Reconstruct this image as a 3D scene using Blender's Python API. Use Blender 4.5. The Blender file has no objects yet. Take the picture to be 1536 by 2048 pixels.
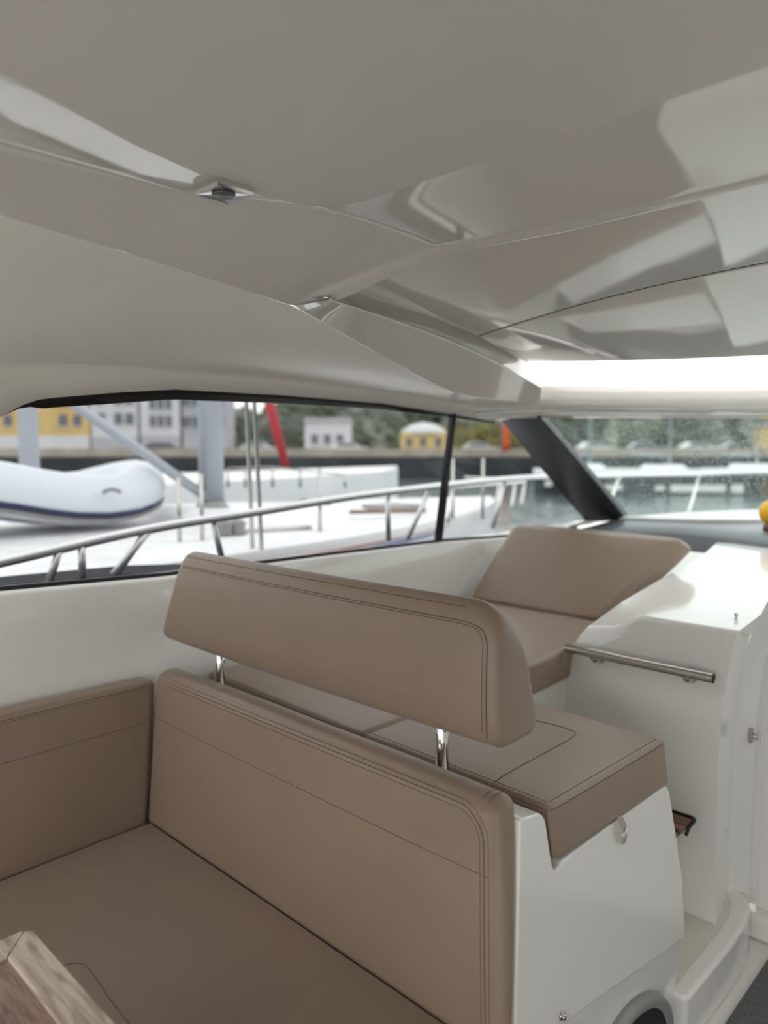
import bpy, bmesh, math, random
from mathutils import Vector, Matrix, noise
random.seed(7)
SC = bpy.context.scene
COL = SC.collection

# ------------------------------------------------------------------ camera
F, CX, CY = 1490.0, 768.0, 1024.0
YAW, PIT = math.radians(44), math.atan(119 / 1490.0)
CAM = Vector((0, 0, 1.55))
FW = Vector((-math.sin(YAW) * math.cos(PIT), math.cos(YAW) * math.cos(PIT), -math.sin(PIT)))
RT = Vector((math.cos(YAW), math.sin(YAW), 0))
UP = RT.cross(FW)
cd = bpy.data.cameras.new('camera')
cam = bpy.data.objects.new('camera', cd)
COL.objects.link(cam)
cam.matrix_world = Matrix.Translation(CAM) @ Matrix((RT, UP, -FW)).transposed().to_4x4()
cd.sensor_fit = 'VERTICAL'
cd.sensor_height = 36
cd.lens = 36 * F / 2048
cd.clip_start = 0.02
cd.clip_end = 2000
cd.dof.use_dof = True
cd.dof.focus_distance = 1.68
cd.dof.aperture_fstop = cd.lens / 1000 / 0.015
SC.camera = cam

# ------------------------------------------------------------------ sky (overcast) and exposure
W = bpy.data.worlds.new('overcast_sky')
SC.world = W
W.use_nodes = True
nt = W.node_tree
bg = nt.nodes['Background']
bg.inputs['Color'].default_value = (1.0, 0.99, 0.975, 1)
bg.inputs['Strength'].default_value = 1.15
SC.view_settings.view_transform = 'Standard'
SC.view_settings.look = 'None'
SC.view_settings.gamma = 1
SC.view_settings.use_curve_mapping = False
SC.view_settings.exposure = 1.08
SC.cycles.max_bounces = 10
SC.cycles.diffuse_bounces = 6
SC.cycles.transparent_max_bounces = 16
SC.cycles.caustics_reflective = False
SC.cycles.caustics_refractive = False


def ray(x, y):
    return FW + RT * ((x - CX) / F) + UP * ((CY - y) / F)


def on(ax, v, x, y):                     # pixel -> point on an axis plane of the boat
    d = ray(x, y)
    i = 'xyz'.index(ax)
    return CAM + d * ((v - CAM[i]) / d[i])


def at(t, x, y):                         # pixel -> point at depth t
    return CAM + ray(x, y) * t


def lerp(a, b, t):
    return a + (b - a) * t


def interp(tab, v):                      # piecewise linear table lookup
    if v <= tab[0][0]:
        return tab[0][1]
    for (a, fa), (b, fb) in zip(tab, tab[1:]):
        if v <= b:
            return lerp(fa, fb, (v - a) / (b - a)) if b > a else fb
    return tab[-1][1]


def smooth_path(pts, n=6):               # Catmull-Rom
    pts = [Vector(p) for p in pts]
    out = []
    for i in range(len(pts) - 1):
        p0, p1, p2, p3 = pts[max(i - 1, 0)], pts[i], pts[i + 1], pts[min(i + 2, len(pts) - 1)]
        for k in range(n):
            t = k / n
            out.append(0.5 * ((2 * p1) + (p2 - p0) * t + (2 * p0 - 5 * p1 + 4 * p2 - p3) * t * t
                              + (3 * p1 - p0 - 3 * p2 + p3) * t ** 3))
    out.append(pts[-1])
    return out


# ------------------------------------------------------------------ materials
def mat(name, col, rough=0.5, metal=0.0, coat=0.0, bump=None, vary=None, spec=0.5, sheen=0.0, aniso=None):
    m = bpy.data.materials.new(name)
    m.use_nodes = True
    n, l = m.node_tree.nodes, m.node_tree.links
    b = n['Principled BSDF']
    b.inputs['Base Color'].default_value = (*col, 1)
    b.inputs['Roughness'].default_value = rough
    b.inputs['Metallic'].default_value = metal
    b.inputs['Coat Weight'].default_value = coat
    b.inputs['Coat Roughness'].default_value = 0.04
    b.inputs['Specular IOR Level'].default_value = spec
    b.inputs['Sheen Weight'].default_value = sheen
    tc = n.new('ShaderNodeTexCoord')
    mp = n.new('ShaderNodeMapping')
    l.new(tc.outputs['Object'], mp.inputs['Vector'])
    if aniso:
        mp.inputs['Scale'].default_value = aniso
    if vary:                              # (scale, amount): soft mottling of the colour
        t = n.new('ShaderNodeTexNoise')
        t.inputs['Scale'].default_value = vary[0]
        t.inputs['Detail'].default_value = 5
        l.new(mp.outputs[0], t.inputs['Vector'])
        r = n.new('ShaderNodeMapRange')
        r.inputs['From Min'].default_value = 0.3
        r.inputs['From Max'].default_value = 0.7
        r.inputs['To Min'].default_value = 1 - vary[1]
        r.inputs['To Max'].default_value = 1 + vary[1]
        l.new(t.outputs[0], r.inputs['Value'])
        mx = n.new('ShaderNodeVectorMath')
        mx.operation = 'SCALE'
        mx.inputs[0].default_value = col
        l.new(r.outputs[0], mx.inputs['Scale'])
        l.new(mx.outputs[0], b.inputs['Base Color'])
    if bump:                              # list of (kind, scale, strength, distance)
        prev = None
        for kind, sc, st, di in bump:
            t = n.new('ShaderNodeTexNoise' if kind == 'noise' else 'ShaderNodeTexVoronoi')
            t.inputs['Scale'].default_value = sc
            l.new(mp.outputs[0], t.inputs['Vector'])
            bp = n.new('ShaderNodeBump')
            bp.inputs['Strength'].default_value = st
            bp.inputs['Distance'].default_value = di
            l.new(t.outputs[0], bp.inputs['Height'])
            if prev:
                l.new(prev.outputs[0], bp.inputs['Normal'])
            prev = bp
        l.new(prev.outputs[0], b.inputs['Normal'])
    return m


def glass_mat(name, tint, speck=False):
    m = bpy.data.materials.new(name)
    m.use_nodes = True
    n, l = m.node_tree.nodes, m.node_tree.links
    for x in list(n):
        if x.type != 'OUTPUT_MATERIAL':
            n.remove(x)
    out = n['Material Output']
    tr = n.new('ShaderNodeBsdfTransparent')
    tr.inputs['Color'].default_value = (*tint, 1)
    gl = n.new('ShaderNodeBsdfGlossy')
    gl.inputs['Roughness'].default_value = 0.02
    lw = n.new('ShaderNodeLayerWeight')
    lw.inputs['Blend'].default_value = 0.5
    pw_ = n.new('ShaderNodeMath')
    pw_.operation = 'POWER'
    pw_.inputs[1].default_value = 5
    l.new(lw.outputs['Facing'], pw_.inputs[0])
    fr = n.new('ShaderNodeMath')
    fr.operation = 'MULTIPLY_ADD'
    fr.inputs[1].default_value = 0.6
    fr.inputs[2].default_value = 0.03
    l.new(pw_.outputs[0], fr.inputs[0])
    mx = n.new('ShaderNodeMixShader')
    l.new(fr.outputs[0], mx.inputs[0])
    l.new(tr.outputs[0], mx.inputs[1])
    l.new(gl.outputs[0], mx.inputs[2])
    last = mx
    if speck:                             # dried salt spots and drops on the windscreen
        tc = n.new('ShaderNodeTexCoord')
        v = n.new('ShaderNodeTexVoronoi')
        v.inputs['Scale'].default_value = 70
        l.new(tc.outputs['Object'], v.inputs['Vector'])
        nz = n.new('ShaderNodeTexNoise')
        nz.inputs['Scale'].default_value = 3
        l.new(tc.outputs['Object'], nz.inputs['Vector'])
        r = n.new('ShaderNodeMapRange')
        r.inputs['From Min'].default_value = 0.36
        r.inputs['From Max'].default_value = 0.12
        r.inputs['To Max'].default_value = 0.5
        l.new(v.outputs[0], r.inputs['Value'])
        mu = n.new('ShaderNodeMath')
        mu.operation = 'MULTIPLY'
        l.new(r.outputs[0], mu.inputs[0])
        l.new(nz.outputs[0], mu.inputs[1])
        ad = n.new('ShaderNodeMath')
        ad.operation = 'ADD'
        ad.inputs[1].default_value = 0.035
        l.new(mu.outputs[0], ad.inputs[0])
        df = n.new('ShaderNodeBsdfTranslucent')
        df.inputs['Color'].default_value = (0.75, 0.85, 0.84, 1)
        m2 = n.new('ShaderNodeMixShader')
        l.new(ad.outputs[0], m2.inputs[0])
        l.new(mx.outputs[0], m2.inputs[1])
        l.new(df.outputs[0], m2.inputs[2])
        last = m2
    l.new(last.outputs[0], out.inputs['Surface'])
    return m


def wood_mat(name, c1, c2, scale, rough=0.5, axis=(1, 8, 8)):
    m = bpy.data.materials.new(name)
    m.use_nodes = True
    n, l = m.node_tree.nodes, m.node_tree.links
    b = n['Principled BSDF']
    tc = n.new('ShaderNodeTexCoord')
    mp = n.new('ShaderNodeMapping')
    mp.inputs['Scale'].default_value = axis
    l.new(tc.outputs['Object'], mp.inputs['Vector'])
    t = n.new('ShaderNodeTexNoise')
    t.inputs['Scale'].default_value = scale
    t.inputs['Detail'].default_value = 8
    t.inputs['Distortion'].default_value = 1.2
    l.new(mp.outputs[0], t.inputs['Vector'])
    r = n.new('ShaderNodeValToRGB')
    r.color_ramp.elements[0].position = 0.36
    r.color_ramp.elements[0].color = (*c1, 1)
    r.color_ramp.elements[1].position = 0.6
    r.color_ramp.elements[1].color = (*c2, 1)
    l.new(t.outputs[0], r.inputs[0])
    l.new(r.outputs[0], b.inputs['Base Color'])
    b.inputs['Roughness'].default_value = rough
    bp = n.new('ShaderNodeBump')
    bp.inputs['Strength'].default_value = 0.25
    bp.inputs['Distance'].default_value = 0.001
    l.new(t.outputs[0], bp.inputs['Height'])
    l.new(bp.outputs[0], b.inputs['Normal'])
    return m


GEL = mat('white_gelcoat', (0.81, 0.80, 0.775), 0.16, coat=0.35, bump=[('noise', 5, 0.04, 0.01)])
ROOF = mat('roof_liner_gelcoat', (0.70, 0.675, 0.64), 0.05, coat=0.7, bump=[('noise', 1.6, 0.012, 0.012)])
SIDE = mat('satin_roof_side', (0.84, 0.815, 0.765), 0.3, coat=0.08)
DULLREF = mat('dull_reflection_tone', (0.66, 0.625, 0.585), 0.42, bump=[('noise', 300, 0.05, 0.0005)])  # dull tone imitating a reflection in the glossy ceiling
LEA = mat('taupe_upholstery', (0.252, 0.183, 0.132), 0.40, bump=[('voronoi', 900, 0.18, 0.0006), ('noise', 9, 0.16, 0.006)],
          vary=(3, 0.07), spec=0.4, sheen=0.12)
THREAD = mat('brown_thread', (0.135, 0.098, 0.07), 0.8)
CHROME = mat('polished_steel', (0.78, 0.77, 0.75), 0.07, 1.0)
STEEL = mat('brushed_steel', (0.55, 0.53, 0.5), 0.2, 1.0)
BLACK = mat('black_trim', (0.006, 0.007, 0.009), 0.25)
PILLAR = mat('black_pillar_vinyl', (0.007, 0.008, 0.011), 0.38, spec=0.25, bump=[('noise', 6, 0.1, 0.01)])
GLASS = glass_mat('tinted_side_glass', (0.56, 0.58, 0.59))
WGLASS = glass_mat('salty_windscreen_glass', (0.60, 0.67, 0.66), True)
DASH = mat('dark_grey_dash_vinyl', (0.16, 0.165, 0.18), 0.25, bump=[('noise', 300, 0.2, 0.001)])
CARPET = mat('grey_woven_carpet', (0.15, 0.155, 0.16), 0.95, bump=[('noise', 160, 1.0, 0.004)], vary=(120, 0.45), aniso=(1, 5, 1))
TEAK = wood_mat('weathered_teak', (0.17, 0.10, 0.068), (0.30, 0.205, 0.145), 7, axis=(2, 14, 14))
TEAKP = wood_mat('pale_worn_teak_edge', (0.33, 0.25, 0.185), (0.60, 0.50, 0.40), 6, axis=(1.2, 12, 12))
TEAKD = wood_mat('oiled_teak', (0.14, 0.07, 0.035), (0.27, 0.15, 0.08), 9)
RUBBER = mat('black_rubber', (0.01, 0.01, 0.01), 0.6)
GREYP = mat('grey_plastic', (0.28, 0.275, 0.265), 0.4)
WHITEP = mat('white_plastic', (0.75, 0.74, 0.70), 0.35)
WEB = mat('beige_webbing', (0.42, 0.38, 0.31), 0.8)
LENS = mat('smoked_lamp_lens', (0.12, 0.12, 0.12), 0.12)
YELLOW = mat('yellow_plastic', (0.85, 0.42, 0.01), 0.35)
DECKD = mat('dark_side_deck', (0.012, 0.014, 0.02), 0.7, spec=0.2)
YWHITE = mat('yacht_white', (0.86, 0.87, 0.88), 0.3, vary=(1.5, 0.05))
YDECK = mat('yacht_deck_grey', (0.80, 0.81, 0.81), 0.6, vary=(6, 0.08))
ALU = mat('grey_aluminium_spar', (0.40, 0.43, 0.47), 0.35, 0.3)
TUBEW = mat('dinghy_fabric', (0.70, 0.72, 0.78), 0.4)
NAVY = mat('navy_stripe', (0.012, 0.02, 0.07), 0.4)
BLUE = mat('blue_stripe', (0.16, 0.24, 0.5), 0.4)
RED = mat('red_sail_cover', (0.5, 0.02, 0.035), 0.6)
REDST = mat('red_line', (0.75, 0.22, 0.2), 0.4)
ORANGE = mat('orange_banner', (0.75, 0.12, 0.02), 0.6)
QUAY = mat('dark_quay_stone', (0.03, 0.036, 0.042), 0.8, vary=(0.4, 0.4))
STONE = mat('pale_promenade_stone', (0.42, 0.38, 0.31), 0.8, vary=(0.5, 0.2))
WATER = mat('harbour_water', (0.10, 0.15, 0.15), 0.12, bump=[('noise', 1.2, 0.35, 0.2)])
PLASTERW = mat('white_plaster', (0.60, 0.61, 0.65), 0.8, vary=(0.3, 0.08))
PLASTERG = mat('grey_plaster', (0.42, 0.43, 0.47), 0.8, vary=(0.3, 0.08))
PLASTERY = mat('ochre_plaster', (0.60, 0.44, 0.18), 0.8, vary=(0.3, 0.1))
PANE = mat('dark_window_pane', (0.10, 0.12, 0.15), 0.2)
LEAF = [mat('foliage_%s' % k, c, 0.8, vary=(0.9, 0.5)) for k, c in
        (('grey_green', (0.10, 0.125, 0.085)), ('dark_green', (0.055, 0.075, 0.05)), ('olive', (0.17, 0.155, 0.055)), ('pale_grey', (0.20, 0.215, 0.18)))]
BARK = mat('bark', (0.1, 0.08, 0.06), 0.9)
HILL = mat('scrub_hillside', (0.10, 0.12, 0.085), 0.9, vary=(0.25, 0.45))
ROOFP = mat('pale_dome_roof', (0.62, 0.63, 0.62), 0.6)
TYRE = mat('tyre', (0.02, 0.02, 0.02), 0.8)
CARC = [mat('car_paint_%s' % k, c, 0.25, coat=0.5) for k, c in
        (('silver', (0.55, 0.56, 0.57)), ('white', (0.75, 0.75, 0.74)), ('dark', (0.05, 0.055, 0.06)), ('blue', (0.08, 0.13, 0.2)))]


# ------------------------------------------------------------------ object helpers
def wloc(o):
    v = Vector(o.location)
    while o.parent:
        o = o.parent
        v += o.location
    return v


def tag(o, label, cat, group=None, kind=None):
    o['label'] = label
    o['category'] = cat
    if group:
        o['group'] = group
    if kind:
        o['kind'] = kind
    return o


def thing(name, loc, label, cat, group=None, kind=None):
    o = bpy.data.objects.new(name, None)
    o.empty_display_size = 0.05
    COL.objects.link(o)
    o.location = loc
    return tag(o, label, cat, group, kind)


def build(name, bm, m, parent=None, smooth=True, bevel=0, seg=3, angle=30, org=None):
    """bm is in world metres; parent has translation only."""
    o0 = wloc(parent) if parent else (Vector(org) if org else None)
    if o0 is None:
        vs = [v.co for v in bm.verts]
        o0 = Vector((sum(v.x for v in vs) / len(vs), sum(v.y for v in vs) / len(vs), min(v.z for v in vs)))
    for v in bm.verts:
        v.co -= o0
    bmesh.ops.recalc_face_normals(bm, faces=bm.faces)
    me = bpy.data.meshes.new(name)
    bm.to_mesh(me)
    bm.free()
    for p in me.polygons:
        p.use_smooth = smooth
    me.materials.append(m)
    o = bpy.data.objects.new(name, me)
    COL.objects.link(o)
    if parent:
        o.parent = parent
    else:
        o.location = o0
    if bevel:
        b = o.modifiers.new('edge', 'BEVEL')
        b.width = bevel
        b.segments = seg
        b.limit_method = 'ANGLE'
        b.angle_limit = math.radians(angle)
        b.harden_normals = True
    return o


def faces(vs, fs):
    bm = bmesh.new()
    bv = [bm.verts.new(v) for v in vs]
    for f in fs:
        try:
            bm.faces.new([bv[i] for i in f])
        except ValueError:
            pass
    return bm


def hexa(c, bm=None):
    """8 corners: bottom ring of 4, then top ring of 4."""
    bm = bm or bmesh.new()
    v = [bm.verts.new(p) for p in c]
    for f in ((3, 2, 1, 0), (4, 5, 6, 7), (0, 1, 5, 4), (1, 2, 6, 5), (2, 3, 7, 6), (3, 0, 4, 7)):
        bm.faces.new([v[i] for i in f])
    return bm


def box(x0, x1, y0, y1, z0, z1, bm=None):
    return hexa([(x0, y0, z0), (x1, y0, z0), (x1, y1, z0), (x0, y1, z0),
                 (x0, y0, z1), (x1, y0, z1), (x1, y1, z1), (x0, y1, z1)], bm)


def prism(poly, a, b, axis='x', bm=None):
    """extrude a 2D polygon along an axis; poly gives the other two coordinates in xyz order."""
    bm = bm or bmesh.new()

    def P(u, v, w):
        return {'x': (w, u, v), 'y': (u, w, v), 'z': (u, v, w)}[axis]
    A = [bm.verts.new(P(u, v, a)) for u, v in poly]
    B = [bm.verts.new(P(u, v, b)) for u, v in poly]
    n = len(poly)
    bm.faces.new(A)
    bm.faces.new(B[::-1])
    for i in range(n):
        bm.faces.new([A[i], B[i], B[(i + 1) % n], A[(i + 1) % n]])
    return bm


def tube(path, r, seg=12, bm=None, cap=True, closed=False):
    bm = bm or bmesh.new()
    path = [Vector(p) for p in path]
    n = len(path)
    rr = r if isinstance(r, (list, tuple)) else [r] * n
    rings, prev = [], None
    for i, p in enumerate(path):
        if closed:
            t = path[(i + 1) % n] - path[i - 1]
        else:
            t = path[min(i + 1, n - 1)] - path[max(i - 1, 0)]
        t.normalize()
        if prev is None:
            u = t.cross(Vector((0, 0, 1)))
            if u.length < 1e-3:
                u = t.cross(Vector((1, 0, 0)))
        else:
            u = prev - t * prev.dot(t)
        u.normalize()
        prev = u
        w = t.cross(u)
        rings.append([bm.verts.new(p + (u * math.cos(a) + w * math.sin(a)) * rr[i])
                      for a in [2 * math.pi * k / seg for k in range(seg)]])
    for i in range(n if closed else n - 1):
        A, B = rings[i], rings[(i + 1) % n]
        for k in range(seg):
            bm.faces.new([A[k], A[(k + 1) % seg], B[(k + 1) % seg], B[k]])
    if cap and not closed:
        bm.faces.new(rings[0][::-1])
        bm.faces.new(rings[-1])
    return bm


def lathe(prof, org, axis=(0, 0, 1), seg=20, bm=None):
    """prof: (radius, height) list along axis from org."""
    bm = bm or bmesh.new()
    a = Vector(axis).normalized()
    u = a.cross(Vector((0, 0, 1)))
    if u.length < 1e-3:
        u = Vector((1, 0, 0))
    u.normalize()
    w = a.cross(u)
    org = Vector(org)
    rings = []
    for r, h in prof:
        rings.append([bm.verts.new(org + a * h + (u * math.cos(t) + w * math.sin(t)) * max(r, 1e-5))
                      for t in [2 * math.pi * k / seg for k in range(seg)]])
    for A, B in zip(rings, rings[1:]):
        for k in range(seg):
            bm.faces.new([A[k], A[(k + 1) % seg], B[(k + 1) % seg], B[k]])
    bm.faces.new(rings[0][::-1])
    bm.faces.new(rings[-1])
    return bm


def loft(rows, bm=None, close=False):
    """grid through rows of points of equal length."""
    bm = bm or bmesh.new()
    V = [[bm.verts.new(p) for p in r] for r in rows]
    for A, B in zip(V, V[1:]):
        m = len(A)
        for k in range(m if close else m - 1):
            bm.faces.new([A[k], A[(k + 1) % m], B[(k + 1) % m], B[k]])
    return bm


def solid(rows, d):
    """a sheet through rows, thickened by the vector d."""
    d = Vector(d)
    bm = bmesh.new()
    T = [[bm.verts.new(Vector(p)) for p in r] for r in rows]
    B = [[bm.verts.new(Vector(p) + d) for p in r] for r in rows]
    n, m = len(rows), len(rows[0])
    for i in range(n - 1):
        for k in range(m - 1):
            bm.faces.new([T[i][k], T[i][k + 1], T[i + 1][k + 1], T[i + 1][k]])
            bm.faces.new([B[i][k], B[i + 1][k], B[i + 1][k + 1], B[i][k + 1]])
    for k in range(m - 1):
        bm.faces.new([T[0][k], B[0][k], B[0][k + 1], T[0][k + 1]])
        bm.faces.new([T[-1][k], T[-1][k + 1], B[-1][k + 1], B[-1][k]])
    for i in range(n - 1):
        bm.faces.new([T[i][0], T[i + 1][0], B[i + 1][0], B[i][0]])
        bm.faces.new([T[i][-1], B[i][-1], B[i + 1][-1], T[i + 1][-1]])
    return bm


class Cushion:
    """rounded, slightly stuffed block through 8 corners (bottom ring front-left, front-right, back-right, back-left; top ring)."""

    def __init__(s, c, r=0.025, puff=0.006, wr=0.0):
        s.c = [Vector(p) for p in c]
        c = s.c
        s.h = (((c[1] - c[0]).length + (c[5] - c[4]).length) / 4, ((c[3] - c[0]).length + (c[7] - c[4]).length) / 4,
               ((c[4] - c[0]).length + (c[6] - c[2]).length) / 4)
        s.r, s.puff, s.wr = r, puff, wr

    def S(s, u, v, w, lift=0.0):
        """u,v,w in -1..1, one of them at +-1: a point of the surface."""
        p = Vector((u * s.h[0], v * s.h[1], w * s.h[2]))
        c = Vector([max(-h + s.r, min(h - s.r, q)) for h, q in zip(s.h, p)])
        d = p - c
        if d.length > 1e-9:
            d.normalize()
        q = c + d * (s.r + lift)
        for i in range(3):
            if abs(p[i]) > s.h[i] - 1e-6:
                j, k = [a for a in range(3) if a != i]
                a, b = p[j] / s.h[j], p[k] / s.h[k]
                q[i] += math.copysign(s.puff * (1 - a ** 4) * (1 - b ** 4), p[i])
                break
        if s.wr:
            q += d * s.wr * noise.noise(Vector((p.x * 5, p.y * 5, p.z * 9)))
        a, b, g = [(q[i] / s.h[i] + 1) / 2 for i in range(3)]
        C = s.c
        lo = (C[0] * (1 - a) + C[1] * a) * (1 - b) + (C[3] * (1 - a) + C[2] * a) * b
        hi = (C[4] * (1 - a) + C[5] * a) * (1 - b) + (C[7] * (1 - a) + C[6] * a) * b
        return lo * (1 - g) + hi * g

    def axis(s, i):
        e = min(s.r / s.h[i], 0.48)
        n = max(4, min(28, int(s.h[i] / 0.03)))
        L = [-1 + e * t for t in (0, 0.2, 0.4, 0.6, 0.8)]
        M = [-1 + e + (2 - 2 * e) * k / n for k in range(n + 1)]
        return L + M + [-x for x in reversed(L)]

    def bm(s):
        bm = bmesh.new()
        ax = [s.axis(i) for i in range(3)]
        cache = {}

        def vert(p):
            k = tuple(round(x, 5) for x in p)
            if k not in cache:
                cache[k] = bm.verts.new(s.S(*p))
            return cache[k]
        for i in range(3):
            j, k = [a for a in range(3) if a != i]
            for sg in (-1, 1):
                for a0, a1 in zip(ax[j], ax[j][1:]):
                    for b0, b1 in zip(ax[k], ax[k][1:]):
                        q = []
                        for a, b in ((a0, b0), (a1, b0), (a1, b1), (a0, b1)):
                            p = [0, 0, 0]
                            p[i], p[j], p[k] = sg, a, b
                            q.append(vert(p))
                        try:
                            bm.faces.new(q)
                        except ValueError:
                            pass
        return bm

    def path(s, pts, n=40, lift=0.0006):
        """polyline of (u,v,w) control points, resampled on the surface."""
        out = []
        for a, b in zip(pts, pts[1:]):
            for k in range(n):
                t = k / n
                out.append(s.S(*[lerp(x, y, t) for x, y in zip(a, b)], lift=lift))
        out.append(s.S(*pts[-1], lift=lift))
        return out


def resample(path, step):
    path = [Vector(p) for p in path]
    out, acc = [path[0]], 0
    for a, b in zip(path, path[1:]):
        L = (b - a).length
        while acc + L >= step and L > 1e-9:
            t = (step - acc) / L
            a = a + (b - a) * t
            out.append(a)
            L = (b - a).length
            acc = 0
        acc += L
    return out


def stitches(paths, parent, pitch=0.006, r=0.0006):
    bm = bmesh.new()
    for p in paths:
        q = resample(p, pitch)
        for a, b in zip(q, q[1:]):
            d = b - a
            tube([a + d * 0.12, a + d * 0.8], r, 4, bm, cap=True)
    o = build('stitching', bm, THREAD, parent)
    o['kind'] = 'stuff'
    return o


def seam(paths, parent, r=0.0009):
    bm = bmesh.new()
    for p in paths:
        tube(p, r, 5, bm)
    return build('seam', bm, THREAD, parent)


# ================================================================== ROOM SHELL
XM = -0.35                                # centre line of the boat


def mir(p):
    return Vector((2 * XM - p[0], p[1], p[2]))


# ---- floor
f = build('floor', box(-2.3, 1.6, -3.4, 4.2, -0.06, 0.0), GEL, smooth=False)
tag(f, 'white moulded cockpit sole around the grey carpet', 'floor', kind='structure')
cp = build('carpet', box(-0.655, 0.75, -1.4, 2.42, 0.0005, 0.012), CARPET, smooth=False)
tag(cp, 'grey woven carpet laid in the aisle beside the white step', 'carpet')

# ---- roof liner: flat field, port and starboard facets, front facet down to the hatch lip
ZL = [(-0.9, 1.985), (0.49, 1.963), (0.73, 1.943), (1.02, 1.912), (1.15, 1.897)]
LIP = [(-1.41, 1.135), (-1.3, 1.17), (-1.2, 1.212), (-1.05, 1.272), (-0.8, 1.30), (XM, 1.30)]


def lip_y(x):
    return interp(LIP, x if x < XM else 2 * XM - x)


def roof_z(x, y):
    if x > XM:
        x = 2 * XM - x
    zl = interp(ZL, y)
    x0 = interp([(0.75, -1.24), (1.05, -1.09), (1.28, -0.98)], y)
    zp = zl + (x + 1.41) * (2.02 - zl) / (x0 + 1.41)
    zf = 2.02 - max(y - 1.0, -1) * 0.1 if y > 0.8 else 2.04
    k = 0.006

    def smin(a, b):
        h = max(k - abs(a - b), 0) / k
        return min(a, b) - h * h * k / 4
    return smin(smin(2.02, zp), zf)


xs = []
x = -1.41
while x < XM - 1e-6:
    xs.append(x)
    x += 0.01 if x < -0.95 else 0.05
xs = xs + [XM] + [2 * XM - v for v in reversed(xs)]
ts = [0.5 * i / 10 for i in range(10)] + [0.5 + 0.5 * i / 60 for i in range(61)]
rows = [[(x, lerp(-0.9, lip_y(x), t), roof_z(x, lerp(-0.9, lip_y(x), t))) for x in xs] for t in ts]


def chamf(x):                             # drop of the lip's inner chamfer along its length
    return interp([(-1.41, 0.0), (-1.30, 1.0), (-1.18, 0.75), (-1.0, 0.3), (XM, 0.22)], x if x < XM else 2 * XM - x)


for dy, dz in ((0.004, -0.004), (0.02, -0.03), (0.026, -0.031), (0.031, -0.026)):
    rows.append([(x, lip_y(x) + dy, roof_z(x, lip_y(x)) + dz * chamf(x)) for x in xs])
rows.append([(x, lip_y(x) + 0.033, 2.09) for x in xs])
rows.append([(x, lip_y(x) + 0.033, 2.12) for x in xs])
rows.append([(x, -0.9, 2.14) for x in xs])
rows.append([(x, -0.9, roof_z(x, -0.9)) for x in xs])
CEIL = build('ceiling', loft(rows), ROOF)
tag(CEIL, 'glossy off-white moulded cabin ceiling with angled edges', 'ceiling', kind='structure')
lp_ = [(-0.90, -0.88), (-0.96, 0.25), (-1.03, 0.42), (-1.09, 0.58), (-1.125, 0.72), (-1.135, 0.86), (-1.12, 0.94), (-1.08, 0.99), (-1.02, 1.004)]
lp_ = lp_ + [(2 * XM - x, y) for x, y in reversed(lp_)]
build('dull_reflection_panel', prism(lp_, 2.0172, 2.024, 'z'), DULLREF, CEIL, smooth=False)  # added panel: its duller surface stands for what the glossy ceiling mirrors here

# ---- side roof panels between the ceiling fold and the window head
R0 = [Vector((-1.41, y, z)) for y, z in ZL]
R0[-1] = Vector((-1.41, 1.148, 1.897))
R0 += [on('x', -1.45, 795, 728), on('x', -1.5, 926, 790), on('x', -1.56, 1080, 808)]
WT = [(-0.2, 1.2), (0.25, 1.38), (0.5, 1.53), (0.684, 1.638), (0.734, 1.668), (0.765, 1.684), (0.823, 1.694), (1.0, 1.718), (1.177, 1.737), (1.57, 1.742),
      (2.071, 1.737), (2.523, 1.71), (2.8, 1.688)]             # window head: y -> z
R2T = [(-0.2, 1.62), (0.25, 1.69), (0.5, 1.735), (0.665, 1.754), (0.735, 1.766), (0.985, 1.783), (1.398, 1.791), (1.826, 1.784), (2.385, 1.763), (2.8, 1.742)]
XW = -2.0
R0T = [[(p.y, p.x) for p in R0], [(p.y, p.z) for p in R0]]
side_rows = [[] for _ in range(9)]
yy = [-0.9, -0.6, -0.4, -0.2, 0.0, 0.25, 0.4] + [0.5 + 0.04 * i for i in range(58)]
for y in yy:
    a = Vector((interp(R0T[0], y), min(y, 2.42), interp(R0T[1], y)))
    if y > 2.42:
        a = R0[-1] + Vector((-(y - 2.42) * 0.35, (y - 2.42) * 0.75, -(y - 2.42) * 0.1))
    c = Vector((-1.93, y, interp(R2T, y)))
    d = Vector((XW, y, interp(WT, y)))
    q = c + (a - c).normalized() * 0.02
    tb = interp([(0.3, 0.45), (0.57, 0.45), (1.05, 0.12), (1.3, 0.35), (3, 0.45)], y)
    bulge = interp([(0.4, 0.026), (0.7, 0.024), (1.0, 0.008), (1.15, 0.0), (3, 0.0)], y)
    b = a.lerp(c, tb) + Vector((0, 0, bulge))
    e = c + (d - c).normalized() * 0.018
    for r, p in zip(side_rows, (a, a.lerp(b, 0.5), b, b.lerp(q, 0.5), q, c, e, d, d + Vector((-0.07, 0, 0.0)))):
        r.append(p)
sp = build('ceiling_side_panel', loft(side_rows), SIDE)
tag(sp, 'off-white curved roof side panel above the long port window', 'ceiling panel', kind='structure')
sp2 = build('ceiling_side_panel', loft([[mir(p) for p in r] for r in side_rows]), SIDE)
tag(sp2, 'off-white curved roof side panel on the starboard side, out of frame', 'ceiling panel', kind='structure')

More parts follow.
